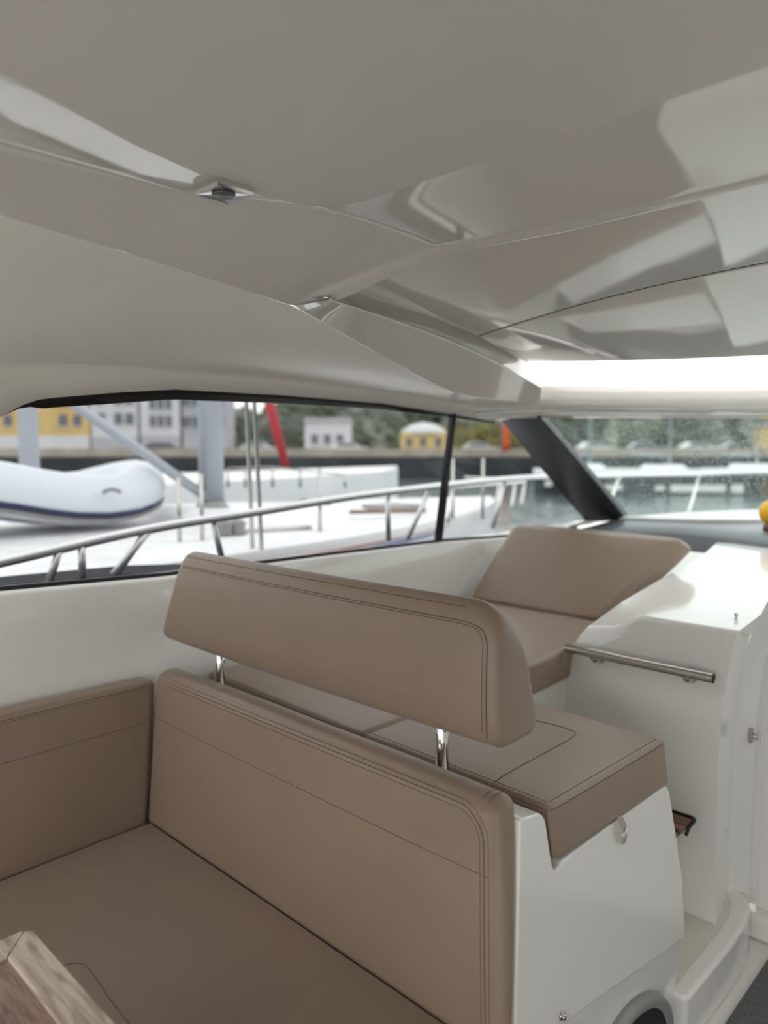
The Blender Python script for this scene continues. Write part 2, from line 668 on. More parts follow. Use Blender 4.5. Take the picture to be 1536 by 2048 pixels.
# ---- hatch coaming along the port edge of the roof opening
lo = [Vector((-1.41, 1.148, 1.897)), on('x', -1.45, 795, 728), on('x', -1.5, 926, 790), on('x', -1.56, 1080, 808)]
hi = [on('x', -1.29, 660, 600), on('x', -1.33, 810, 648), on('x', -1.36, 956, 706), on('x', -1.46, 1083, 775)]
lo_s, hi_s = smooth_path(lo, 8), smooth_path(hi, 8)
crow = [[p + Vector((-0.03, 0, 0.012)) for p in lo_s],
        lo_s,
        hi_s,
        [Vector((p.x - 0.008, p.y, p.z + 0.008)) for p in hi_s],
        [Vector((p.x - 0.06, p.y, p.z + 0.012)) for p in hi_s],
        [Vector((p.x - 0.06, p.y, p.z + 0.15)) for p in hi_s],
        [Vector((p.x + 0.22, p.y, p.z + 0.16)) for p in hi_s],
        [Vector((p.x + 0.22, p.y, p.z + 0.19)) for p in hi_s],
        [Vector((p.x - 0.45, p.y, p.z + 0.17)) for p in hi_s]]
bmc = loft(crow)
build_c = build('trim_1', bmc, ROOF, bevel=0.006, seg=3, angle=25)
tag(build_c, 'white raised coaming along the near edge of the roof hatch', 'hatch coaming', kind='structure')
t2 = build('trim_2', loft([[mir(p) for p in r] for r in crow]), ROOF, bevel=0.006, seg=3, angle=25)
tag(t2, 'white raised coaming on the starboard edge of the roof hatch', 'hatch coaming', kind='structure')

# ---- header above the windscreen
HP = [Vector((-1.535, 2.43, 1.80)), Vector((-1.40, 2.56, 1.80)), Vector((-1.232, 2.698, 1.80)), Vector((-0.884, 2.896, 1.80)), Vector((-0.55, 2.97, 1.80)), Vector((-0.35, 2.985, 1.80))]
HP = [Vector((-1.75, 2.30, 1.80))] + HP
HP += [mir(p) for p in HP[-2::-1]]
hs = smooth_path(HP, 8)
prof = [(0.30, 1.845), (0.05, 1.812), (0.006, 1.803), (0.0, 1.795), (0.0, 1.76), (0.006, 1.735), (0.02, 1.722), (0.05, 1.718), (0.09, 1.712), (0.12, 1.70), (0.15, 1.686), (0.17, 1.70), (0.30, 1.82)]
hrows = []
for dy, z in prof:
    r = []
    for i, p in enumerate(hs):
        t = (hs[min(i + 1, len(hs) - 1)] - hs[max(i - 1, 0)]).normalized()
        nrm = Vector((-t.y, t.x, 0))
        cz = -0.014 * math.exp(-((p.x - XM) / 0.7) ** 2) if z < 1.79 else 0
        r.append(Vector((p.x, p.y, z + cz)) + nrm * dy)
    hrows.append(r)
hd = build('trim_3', loft(hrows), ROOF)
tag(hd, 'rounded white header beam above the windscreen', 'header beam', kind='structure')

# ---- sliding roof hatch: two glossy panels, slid partly back
SRT = thing('roof_hatch', (XM, 1.9, 1.9), 'glossy white two-panel sliding roof hatch left open at the front', 'roof hatch')


def panel(yf, y0, y1, n=10, m=24):
    rows = []
    for i in range(n + 1):
        t = i / n
        r = []
        for k in range(m + 1):
            s = -1 + 2 * k / m
            r.append(yf(s, t))
        rows.append(r)
    return rows


def pz1(s, t):
    w = lerp(0.92, 1.04, t)
    a = abs(s)
    return Vector((XM + s * w, lerp(lip_y(XM - abs(s) * 0.92) + 0.03, 1.845, t), lerp(lerp(2.03, 1.982, t), lerp(1.965, 1.90, t), a ** 2.2)))


def pz2(s, t):
    w = lerp(1.045, 1.15, t)
    a = abs(s)
    yf = lerp(2.52, 2.27, a ** 2)
    zf = lerp(1.842, 1.868, a ** 2)
    return Vector((XM + s * w, lerp(1.853, yf, t), lerp(lerp(1.982, zf, t), lerp(1.90, zf, t), a ** 2.2)))


p1 = build('hatch_panel', solid(panel(pz1, 0, 0), (0, 0, 0.035)), ROOF, SRT, bevel=0.004)
p2 = build('hatch_panel', solid(panel(pz2, 0, 0), (0, 0, 0.035)), ROOF, SRT, bevel=0.01)
bm = tube([pz1(-1 + k / 20, 1) + Vector((0, 0.004, 0.006)) for k in range(41)], 0.006, 6)
build('gasket', bm, RUBBER, SRT)

# ---- port side wall with sill
WX = [(-1.3, -2.17), (0.7, -2.17), (1.9, -2.15), (3.05, -2.085), (3.7, -1.99), (4.3, -1.8)]
SZ = [(-1.3, 1.17), (0.7, 1.166), (1.24, 1.147), (2.6, 1.147), (3.1, 1.13), (3.7, 1.14), (4.3, 1.17)]
yw = [-1.3 + 0.1 * i for i in range(57)]
wr = [[], [], [], [], [], [], []]
for y in yw:
    x, z = interp(WX, y), interp(SZ, y)
    for r, (dx, zz) in zip(wr, ((0.05, 0.0), (0.045, 0.6), (0.012, z - 0.10), (0.004, z - 0.012), (-0.004, z - 0.001), (-0.045, z + 0.004), (-0.09, z + 0.004))):
        r.append(Vector((x + dx, y, zz)))
wl = build('wall_left', loft(wr), GEL)
tag(wl, 'white moulded cabin side below the long window', 'wall', kind='structure')
w2 = build('wall_right', loft([[mir(p) for p in r] for r in wr]), GEL)
tag(w2, 'white moulded cabin side to starboard, out of frame', 'wall', kind='structure')


# ---- long port window
def wbot(y):
    return Vector((interp(WX, y) - 0.035, y, interp(SZ, y) + 0.003))


def wtop(y):
    return Vector((XW - 0.006, y, interp(WT, y) + 0.004))


def wpt(y, t):
    return wbot(y).lerp(wtop(y), t)


GLASS_S = glass_mat('light_cutting_glass', (0.28, 0.29, 0.30))  # unseen starboard panes, darkened to weaken the light from that side


def side_window(name, label, mirror):
    W1 = thing(name, mir((-2.15, 1.6, 1.15)) if mirror else (-2.15, 1.6, 1.15), label, 'window', kind='structure')
    Q = mir if mirror else (lambda p: Vector(p))
    # the mullion leans slightly aft at its foot
    mb, mt = 2.575, 2.50
    ya = [-0.2 + 0.05 * i for i in range(200)]
    aft = [y for y in ya if y < mb]
    rows = [[Q(wpt(lerp(y, y * mt / mb, t) if y > 0.9 else y, t)) for y in aft + [mb]] for t in (0, 0.5, 1)]
    build('glass_pane', loft(rows), GLASS_S if mirror else GLASS, W1)
    # forward quarter pane: bounded by mullion and the pillar
    pa, pb = Vector((-2.0, 2.90, 1.685)), Vector((-2.03, 3.76, 1.18))
    rows = []
    for t in (0, 0.25, 0.5, 0.75, 1):
        l = wpt(lerp(mb, mt, t), t)
        rows.append([Q(l.lerp(pb.lerp(pa, t), s / 4)) for s in range(5)])
    build('glass_pane', loft(rows), GLASS_S if mirror else GLASS, W1)
    # black printed band along the head
    top, low = [], []
    yb = [-0.2, 0.25, 0.5, 0.684, 0.734, 0.765] + [0.8 + 0.05 * i for i in range(41)]
    hh = [(-0.2, 0.006), (0.684, 0.006), (0.734, 0.012), (0.79, 0.03), (1.0, 0.036), (1.6, 0.032), (2.2, 0.026), (2.8, 0.012)]
    for y in yb:
        p = wtop(y) + Vector((0.006, 0, 0.002))
        top.append(Q(p))
        low.append(Q(p + Vector((-0.02 * interp(hh, y) / 0.03, 0, -interp(hh, y)))))
    build('head_band', solid([top, low], (0.01 if mirror else -0.01, 0, 0)), BLACK, W1, smooth=False)
    # mullion
    b0, b1 = wbot(mb), wtop(mt)
    d = Vector((0, 0.016, 0))
    n = Vector((0.012, 0, 0.002))
    build('mullion', hexa([Q(b0 - d * 1.15 + n), Q(b0 + d * 1.15 + n), Q(b0 + d * 1.15 - n), Q(b0 - d * 1.15 - n),
                           Q(b1 - d * 0.75 + n), Q(b1 + d * 0.75 + n), Q(b1 + d * 0.75 - n), Q(b1 - d * 0.75 - n)]), BLACK, W1, bevel=0.003)
    # rubber bead at the foot
    build('gasket', tube([Q(wbot(y) + Vector((0.008, 0, 0.004))) for y in ya if y < 3.65], 0.007, 6), RUBBER, W1)
    return W1


side_window('window_1', 'long tinted port side window with a black band and slim black mullion', False)
side_window('window_3', 'unseen starboard side window, its glass darkened to cut the light from that side', True)

# ---- windscreen and its black pillar
WS = thing('window_2', (XM, 3.6, 1.2), 'raked windscreen speckled with dried salt, between black pillars', 'windscreen', kind='structure')
wt = [Vector((-1.62, 2.545, 1.678)), Vector((-1.3, 2.83, 1.682)), Vector((-0.95, 3.03, 1.686)), Vector((-0.6, 3.11, 1.688)), Vector((XM, 3.13, 1.69))]
wb = [Vector((-1.88, 3.82, 1.195)), Vector((-1.52, 3.95, 1.197)), Vector((-1.24, 4.12, 1.2)), Vector((-0.8, 4.28, 1.205)), Vector((XM, 4.33, 1.207))]
wt += [mir(p) for p in wt[-2::-1]]
wb += [mir(p) for p in wb[-2::-1]]
wts, wbs = smooth_path(wt, 6), smooth_path(wb, 6)
build('glass_pane', loft([[a.lerp(b, t) + Vector((0, 0, 0.03 * math.sin(math.pi * t))) for a, b in zip(wts, wbs)] for t in (0, 0.2, 0.4, 0.6, 0.8, 1)]), WGLASS, WS)
build('base_trim', tube([Vector((-2.06, 3.55, 1.15)), Vector((-1.99, 3.70, 1.18))] + [p + Vector((0, -0.02, 0.0)) for p in wbs] + [mir((-1.99, 3.70, 1.18)), mir((-2.06, 3.55, 1.15))], 0.011, 8), WHITEP, WS)
for s in (0, 1):
    Q = mir if s else (lambda p: Vector(p))
    rows = []
    for k in range(9):
        t = k / 8
        o_ = Vector((-1.955, 2.78, 1.69)).lerp(Vector((-2.02, 3.66, 1.18)), t)
        i_ = Vector((-1.60, 2.53, 1.69)).lerp(Vector((-1.87, 3.86, 1.185)), t)
        mid = o_.lerp(i_, 0.5) + Vector((0.02, -0.03, -0.005))
        rows.append([Q(o_), Q(o_.lerp(mid, 0.5) + Vector((0.006, -0.008, 0))), Q(mid), Q(i_.lerp(mid, 0.5) + Vector((0.006, -0.008, 0))), Q(i_)])
    build('pillar', solid(rows, (-0.02 if not s else 0.02, 0.05, 0.03)), PILLAR, WS, bevel=0.006)

# ---- dashboard under the windscreen
db_in = [Vector((-2.0, 3.45, 1.135)), Vector((-1.62, 3.68, 1.148)), Vector((-1.43, 3.69, 1.15)), Vector((-1.06, 3.565, 1.15)), Vector((-0.7, 3.5, 1.15)), Vector((XM, 3.48, 1.15))]
db_in += [mir(p) for p in db_in[-2::-1]]
ins = smooth_path(db_in, 5)
outs = [Vector((p.x, p.y, p.z)) for p in wbs]
m_ = len(ins)
outs = [outs[round(k * (len(outs) - 1) / (m_ - 1))] for k in range(m_)]
dash = build('dashboard', loft([[p + Vector((0, 0.0, -0.18)) for p in ins], [p + Vector((0, -0.004, -0.012)) for p in ins], ins, [a.lerp(b, 0.5) for a, b in zip(ins, outs)], outs]), DASH)
tag(dash, 'dark grey dashboard shelf at the foot of the windscreen', 'dashboard')

# ================================================================== SETTEE UNIT
# ---- bench base moulding (carries the settee back and the forward pair of seats)
BB = thing('bench_base', (-1.4, 1.5, 0), 'glossy white moulded bench base between the settee and the step', 'bench base')


def nx(z):                                # aisle side of the base leans out towards the floor
    return -0.765 + (0.85 - z) * 0.0962


def onp(x, y, off=0.0):                   # pixel -> point on that leaning side
    d = ray(x, y)
    t = (-0.6832 + off - CAM.x - 0.0962 * CAM.z) / (d.x + 0.0962 * d.z)
    return CAM + d * t


up_poly = [(1.098, 0.43), (1.166, 0.842), (1.168, 0.85)]
for q in ((1078, 1627), (1086, 1629), (1092, 1640), (1104, 1722), (1108, 1737), (1113, 1741), (1119, 1733), (1124, 1722), (1325, 1576), (1335, 1573), (1340, 1585), (1365, 1750), (1371, 1875)):
    p = onp(*q)
    up_poly.append((p.y, p.z))
FY, FZ = up_poly[-1]
bm = bmesh.new()
A_ = [bm.verts.new((-2.0, y, z)) for y, z in up_poly]
B_ = [bm.verts.new((nx(z), y, z)) for y, z in up_poly]
bm.faces.new(A_)
bm.faces.new(B_[::-1])
for i in range(len(up_poly)):
    j = (i + 1) % len(up_poly)
    bm.faces.new([A_[i], B_[i], B_[j], A_[j]])
build('body', bm, GEL, BB, bevel=0.007, seg=3)
pe = onp(1375, 1995)
low = hexa([(-2.0, 1.098, 0.0), (-0.735, 1.098, 0.0), (-0.735, pe.y, 0.0), (-2.0, pe.y, 0.0),
            (-2.0, 1.098, 0.436), (nx(0.43) - 0.012, 1.098, 0.440), (nx(FZ) - 0.012, FY, FZ + 0.006), (-2.0, FY, FZ + 0.003)])
build('plinth', low, GEL, BB, smooth=False, bevel=0.008)
NX = -0.76
sb = build('seat_base', box(-2.10, -0.80, 0.50, 1.094, 0.0, 0.335), GEL, BB, smooth=False, bevel=0.01)


def ellipse_ring(cy, cz, a, b, rot, x, r, seg=40):
    return [Vector((x, cy + a * math.cos(t) * math.cos(rot) - b * math.sin(t) * math.sin(rot), cz + a * math.cos(t) * math.sin(rot) + b * math.sin(t) * math.cos(rot)))
            for t in [2 * math.pi * k / seg for k in range(seg)]]


vent = ellipse_ring(1.60, 0.125, 0.185, 0.125, math.radians(-18), -0.722, 0)
vr = build('vent_ring', tube(vent, 0.019, 8, closed=True), GREYP, BB)
bm = faces([Vector((-0.714, p.y, p.z)) for p in vent] + [Vector((-0.745, p.y, p.z)) for p in vent], [list(range(40))] + [[i, (i + 1) % 40, 40 + (i + 1) % 40, 40 + i] for i in range(40)])
build('vent_opening', bm, RUBBER, BB, smooth=False)


def stud(p, axis, parent, r=0.009, m=STEEL):
    o = build('snap_stud', lathe([(r, 0), (r, 0.0025), (r * 0.72, 0.004), (r * 0.62, 0.004), (r * 0.62, 0.0085), (r * 0.42, 0.0095), (r * 0.2, 0.0085)], p, axis, 18), m, parent)
    return o


stud(onp(1123, 2032), (1, 0, 0), BB, 0.0085)
# strap hanging from under the seat cushion, with two press studs
s0, s1, s2 = onp(1238, 1634, 0.004), onp(1248, 1662, 0.012), onp(1246, 1686, 0.006)
rows = [[p + Vector((0, -0.009, 0)), p + Vector((0.001, 0.009, 0))] for p in smooth_path([s0 + Vector((-0.03, 0, 0.012)), s0, s1, s2], 5)]
st = build('strap', solid(rows, (0.002, 0, 0)), WEB, BB)
build('snap', lathe([(0.0085, 0), (0.0085, 0.003), (0.006, 0.005)], s1 + Vector((0.002, 0.005, 0)), (1, 0.15, 0), 16), WHITEP, st)
build('snap', lathe([(0.006, 0), (0.006, 0.003), (0.004, 0.004)], s1 + Vector((0.002, -0.008, -0.004)), (1, 0.15, 0), 16), WHITEP, st)

# ---- settee back cushion
bc = Cushion([(-2.02, 1.054, 0.436), (-0.732, 1.054, 0.436), (-0.720, 1.092, 0.436), (-2.02, 1.092, 0.436),
              (-2.045, 1.112, 0.888), (-0.785, 1.112, 0.888), (-0.782, 1.192, 0.893), (-2.045, 1.192, 0.893)], 0.028, 0.006, 0.0012)
SB_ = build('settee_back_cushion', bc.bm(), LEA)
tag(SB_, 'long taupe back cushion of the settee below the raised headrest', 'cushion', 'settee cushions')
ue, we = 1 - 0.03 / bc.h[0], 1 - 0.03 / bc.h[2]


def corner_path(C, uo, wo, lift=0.0006, rr=0.06, u0=-0.985, w1=-0.98):
    """front-face line: along the top, round the right corner, down the right side."""
    ru, rw = rr / C.h[0], rr / C.h[2]
    pts = [(u0, -1, wo)]
    pts.append((uo - ru, -1, wo))
    for k in range(1, 8):
        a = math.pi / 2 * k / 8
        pts.append((uo - ru + ru * math.sin(a), -1, wo - rw + rw * math.cos(a)))
    pts.append((uo, -1, wo - rw))
    pts.append((uo, -1, w1))
    return C.path(pts, 12, lift)


seam([corner_path(bc, 1 - 0.026 / bc.h[0], 1 - 0.018 / bc.h[2])], SB_)
seam([bc.path([(-0.98, -1, 0.42), (1 - 0.02 / bc.h[0], -1, 0.42)], 60, 0.0)], SB_, 0.0009)
stitches([corner_path(bc, 1 - 0.035 / bc.h[0], 1 - 0.027 / bc.h[2], rr=0.055), corner_path(bc, 1 - 0.017 / bc.h[0], 1 - 0.008 / bc.h[2], rr=0.066),
          bc.path([(ue - 0.02, -0.7, 1), (ue - 0.02, 0.6, 1)], 20), bc.path([(ue + 0.005, -0.7, 1), (ue + 0.005, 0.6, 1)], 20)], SB_)

# ---- settee side cushion along the cabin side
sc_ = Cushion([(-1.984, 1.048, 0.436), (-1.984, -0.7, 0.436), (-2.10, -0.7, 0.436), (-2.10, 1.048, 0.436),
               (-2.052, 1.122, 0.858), (-2.052, -0.7, 0.858), (-2.125, -0.7, 0.858), (-2.125, 1.122, 0.858)], 0.024, 0.006, 0.001)
SS_ = build('settee_side_cushion', sc_.bm(), LEA)
tag(SS_, 'taupe cushion standing against the white cabin side, meeting the settee back in the corner', 'cushion', 'settee cushions')
wS = 1 - 0.012 / sc_.h[2]
seam([sc_.path([(-0.97, -1, wS), (0.9, -1, wS)], 60)], SS_)
seam([sc_.path([(-0.97, -1, 0.44), (0.9, -1, 0.44)], 60, 0.0)], SS_, 0.0009)
stitches([sc_.path([(-0.97, -1, wS - 0.035), (0.9, -1, wS - 0.035)], 60)], SS_)

# ---- settee seat cushion
st_ = Cushion([(-1.985, 0.47, 0.34), (-0.765, 0.47, 0.34), (-0.765, 1.052, 0.34), (-1.98, 1.052, 0.34),
               (-1.981, 0.47, 0.457), (-0.765, 0.47, 0.457), (-0.765, 1.053, 0.457), (-1.981, 1.053, 0.457)], 0.010, 0.003, 0.0015)
SE_ = build('settee_seat_cushion', st_.bm(), LEA)
tag(SE_, 'wide taupe seat cushion of the settee beside the wooden table', 'cushion', 'settee cushions')


def on_seat(x, y, C=st_, z=0.457):
    p = on('z', z, x, y)
    a, b = C.c[4], C.c[6]
    return ((p.x - a.x) / (b.x - a.x) * 2 - 1, (p.y - a.y) / (b.y - a.y) * 2 - 1, 1)


ip = [on_seat(*p) for p in ((110, 1938), (150, 1929), (168, 1932), (185, 1950), (215, 1995), (250, 2040), (300, 2100))]
seam([st_.path(ip, 8)], SE_, 0.0007)
s2_ = Cushion([(-1.982, -0.7, 0.34), (-1.45, -0.7, 0.34), (-1.45, 0.462, 0.34), (-1.982, 0.462, 0.34),
               (-1.982, -0.7, 0.456), (-1.45, -0.7, 0.456), (-1.45, 0.462, 0.456), (-1.982, 0.462, 0.456)], 0.018, 0.003)
S2_ = build('settee_seat_cushion', s2_.bm(), LEA)
tag(S2_, 'narrow taupe seat cushion hidden behind the wooden table along the cabin side', 'cushion', 'settee cushions')
lb = build('locker_base', box(-2.10, -1.50, -0.7, 0.495, 0.0, 0.335), GEL, smooth=False, bevel=0.01)
tag(lb, 'white locker base under the narrow side seat', 'locker base')

# ---- swinging headrest on two posts
HR = thing('headrest', (-1.4, 1.2, 0.87), 'long taupe padded headrest raised on two chrome posts', 'headrest')
HZ0, HZ1 = 0.972, 1.252


def hr_prof(t):
    """side profile (y, z) running round: front foot -> front top -> over the back -> rear foot -> underside. t in 0..1"""
    pts = [(1.158, 0.985), (1.150, 1.0), (1.153, 1.05), (1.162, 1.12), (1.174, 1.19), (1.184, 1.228), (1.195, 1.245), (1.212, 1.252), (1.230, 1.249),
           (1.25, 1.235), (1.268, 1.205), (1.282, 1.16), (1.290, 1.10), (1.294, 1.04), (1.293, 1.0), (1.286, 0.983), (1.270, 0.976), (1.22, 0.973), (1.175, 0.974)]
    return pts


PR = hr_prof(0)
HC = (1.222, 1.09)


def hr_section(x, top, ins):
    """closed ring at station x: 'top' scales the height, 'ins' pulls the ring in by metres."""
    out = []
    for y, z in PR:
        z2 = HZ0 + (z - HZ0) * top
        cz = HZ0 + (HC[1] - HZ0) * top
        dy, dz = HC[0] - y, cz - z2
        L = math.hypot(dy, dz)
        k = min(ins / L, 0.9) if L else 0
        out.append((x, y + dy * k, z2 + dz * k))
    return out


def hr_xr(z):                             # right end: lean of the outline with height
    t = (z - HZ0) / (HZ1 - HZ0)
    return lerp(-0.802, -0.835, t)


def hr_xl(z):
    t = (z - HZ0) / (HZ1 - HZ0)
    return lerp(-2.075, -1.995, t)


hrows = []
RC = 0.085
N = 44
stations = []
for k in range(0, 7):
    a = math.pi / 2 * k / 6
    stations.append((0.02 * (1 - math.sin(a)), 'L'))
for k in range(1, N):
    stations.append((k / N, 'M'))
for k in range(0, 7):
    a = math.pi / 2 * k / 6
    stations.append((k / 6, 'R'))


def hr_top(u):                            # u: metres from the right end; round shoulder of the outline
    if u >= RC:
        return 1.0
    d = RC - u
    return 1 - (RC - math.sqrt(max(RC * RC - d * d, 0))) * 0.85 / (HZ1 - HZ0)


L_END = 0.02
tot = 1.235
sta = [0.0, 0.002, 0.006, 0.012, 0.02, 0.03] + [0.03 + (tot - 0.16) * k / N for k in range(1, N + 1)]
sta += [tot - 0.13 + 0.13 * k / 16 for k in range(1, 14)] + [tot - 0.018, tot - 0.011, tot - 0.006, tot - 0.0025, tot]


def hr_ring(s):
    eL, eR = s, tot - s
    ins = 0.0
    if eL < 0.02:
        d = 0.02 - eL
        ins = 0.02 - math.sqrt(max(0.02 ** 2 - d * d, 0))
    if eR < 0.022:
        d = 0.022 - eR
        ins = 0.022 - math.sqrt(max(0.022 ** 2 - d * d, 0))
    top = hr_top(eR) * (1 if eL > 0.04 else 1 - 0.05 * ((0.04 - eL) / 0.04) ** 2)
    ring = hr_section(0, top, ins)
    # slight crown: the middle of the headrest bows aft
    bow = -0.012 * (1 - ((s / tot) * 2 - 1) ** 2)
    return [Vector((lerp(hr_xl(z), hr_xr(z), s / tot), y + bow, z)) for _, y, z in ring]


rings = [hr_ring(s) for s in sta]
bm = loft(rings, close=True)
bm.verts.ensure_lookup_table()
bm.faces.new(bm.verts[:len(PR)])
bm.faces.new(bm.verts[-len(PR):])
pad = build('pad', bm, LEA, HR)


def hr_line(idx, frac=0.0, s0=0.03, s1=None, lift=0.0012, n=70):
    out = []
    for k in range(n + 1):
        s = lerp(s0, s1 or tot, k / n)
        r = hr_ring(s)
        p = r[idx].lerp(r[idx + 1], frac)
        out.append(p + Vector((0, -lift, lift * 0.6)))
    return out


def hr_edge(inset, s_in, lift=0.0012):
    """front-face line: along the top edge then round the shoulder and down to the foot at the right end."""
    out = hr_line(4, 0.55 - inset * 12, s1=tot - RC - s_in, lift=lift)
    for k in range(1, 30):
        t = k / 29
        # rounded quarter then straight down the front face
        a = min(t / 0.45, 1) * math.pi / 2
        eR = s_in + RC * (1 - math.sin(a))
        r = hr_ring(tot - max(eR, 0.018 + s_in))
        ztop = r[4].lerp(r[5], 0.55 - inset * 12).z
        zz = ztop if t < 0.2 else lerp(ztop, 0.99, (t - 0.2) / 0.8)
        # point of the front face at that height
        F_ = r[1:6]
        for A, B in zip(F_, F_[1:]):
            if A.z <= zz <= B.z or B is F_[-1]:
                q = A.lerp(B, max(0, min(1, (zz - A.z) / max(B.z - A.z, 1e-6))))
                break
        if zz < F_[0].z:
            q = F_[0]
        out.append(q + Vector((0, -lift, 0)))
    return out


seam([hr_edge(0.0, 0.008)], pad)
stitches([hr_edge(0.012, 0.018), hr_line(5, 0.6, s1=tot - RC)], pad)
for (px_, py_) in ((-1.83, 1.205), (-0.99, 1.205)):
    build('post', tube([(px_, py_, 0.845), (px_, py_, 0.93), (px_, py_, 1.0)], 0.0145, 20), CHROME, HR)

# ---- pair of forward-facing seat cushions
q0_, q1_, q2_, q3_ = onp(1113, 1724, 0.006), onp(1341, 1570, 0.006), onp(1099, 1616, 0.002), onp(1331, 1478, 0.002)
ZT, ZB = (q2_.z + q3_.z) / 2, (q0_.z + q1_.z) / 2
SPX = -1.325
ch_l = Cushion([(-2.085, q0_.y + 0.045, ZB), (SPX - 0.003, q0_.y + 0.02, ZB), (SPX - 0.003, q1_.y, ZB), (-2.085, q1_.y, ZB),
                (-2.085, q2_.y + 0.055, ZT), (SPX - 0.003, q2_.y + 0.026, ZT), (SPX - 0.003, q3_.y, ZT), (-2.085, q3_.y, ZT)], 0.016, 0.004, 0.001)
SL = build('seat_cushion', ch_l.bm(), LEA)
tag(SL, 'taupe seat cushion behind the headrest, nearer the window', 'cushion', 'seat cushions behind the headrest')
ch_r = Cushion([(SPX + 0.003, q0_.y + 0.02, ZB), q0_, q1_, (SPX + 0.003, q1_.y, ZB),
                (SPX + 0.003, q2_.y + 0.026, ZT), q2_, q3_, (SPX + 0.003, q3_.y, ZT)], 0.014, 0.004, 0.001)
SR = build('seat_cushion', ch_r.bm(), LEA)
tag(SR, 'taupe seat cushion with a thick side at the aisle end of the white base', 'cushion', 'seat cushions behind the headrest')
wz = 1 - 0.008 / ch_r.h[2]
seam([ch_r.path([(-0.97, -1, wz), (0.985, -1, wz)], 50), ch_r.path([(1, -0.985, wz), (1, 0.985, wz)], 40), ch_r.path([(0.965, -1, wz), (0.965, -1, -0.98)], 20)], SR)
stitches([ch_r.path([(-0.97, -0.93, 1), (0.95, -0.93, 1)], 50), ch_r.path([(0.945, -0.93, 1), (0.945, 0.96, 1)], 50),
          ch_r.path([(0.93, -1, wz), (0.93, -1, -0.98)], 20)], SR)
seam([ch_l.path([(-0.97, -1, wz), (0.985, -1, wz)], 50)], SL)


def on_r(x, y):
    p = on('z', ZT + 0.004, x, y)
    a, b = ch_r.c[4], ch_r.c[6]
    return ((p.x - a.x) / (b.x - a.x) * 2 - 1, (p.y - a.y) / (b.y - a.y) * 2 - 1, 1)


ip = [on_r(*p) for p in ((998, 1562), (1010, 1552), (1080, 1512), (1140, 1478), (1154, 1466), (1150, 1460), (1120, 1450), (1040, 1432))]
seam([ch_r.path(ip, 8)], SR, 0.0007)

# ---- lounge berth forward: seat and leaning back
cs = Cushion([(-2.06, 1.87, 0.785), (-1.245, 1.87, 0.785), (-1.29, 2.62, 0.785), (-2.02, 2.62, 0.785),
              (-2.06, 1.87, 0.9), (-1.235, 1.87, 0.9), (-1.275, 2.62, 0.9), (-2.02, 2.62, 0.9)], 0.018, 0.004)
CS = build('lounge_seat_cushion', cs.bm(), LEA)
tag(CS, 'taupe lounge seat cushion in front of the leaning backrest', 'cushion', 'forward lounge cushions')
LM = thing('lounge_moulding', (-1.65, 2.2, 0.0), 'white moulding carrying the forward lounge cushions', 'moulding')
build('plinth', box(-2.03, -1.275, pe.y + 0.01, 2.66, 0.0, 0.783), GEL, LM, smooth=False, bevel=0.01)
cb = Cushion([(-2.0, 2.60, 0.897), (-1.375, 2.60, 0.897), (-1.34, 2.72, 0.897), (-2.0, 2.72, 0.897),
              (-1.985, 2.93, 1.222), (-1.185, 2.93, 1.215), (-1.165, 3.04, 1.165), (-1.985, 3.04, 1.17)], 0.036, 0.012)
CB = build('leaning_back_cushion', cb.bm(), LEA)
tag(CB, 'taupe backrest cushion leaning below the windscreen', 'cushion', 'forward lounge cushions')
build('rear_support', hexa([(-1.98, 2.69, 0.5), (-1.29, 2.69, 0.5), (-1.29, 3.42, 0.5), (-1.9, 3.42, 0.5),
                            (-1.98, 2.78, 0.89), (-1.30, 2.78, 0.89), (-1.27, 3.42, 1.1), (-1.9, 3.42, 1.1)]), GEL, LM, smooth=False, bevel=0.01)

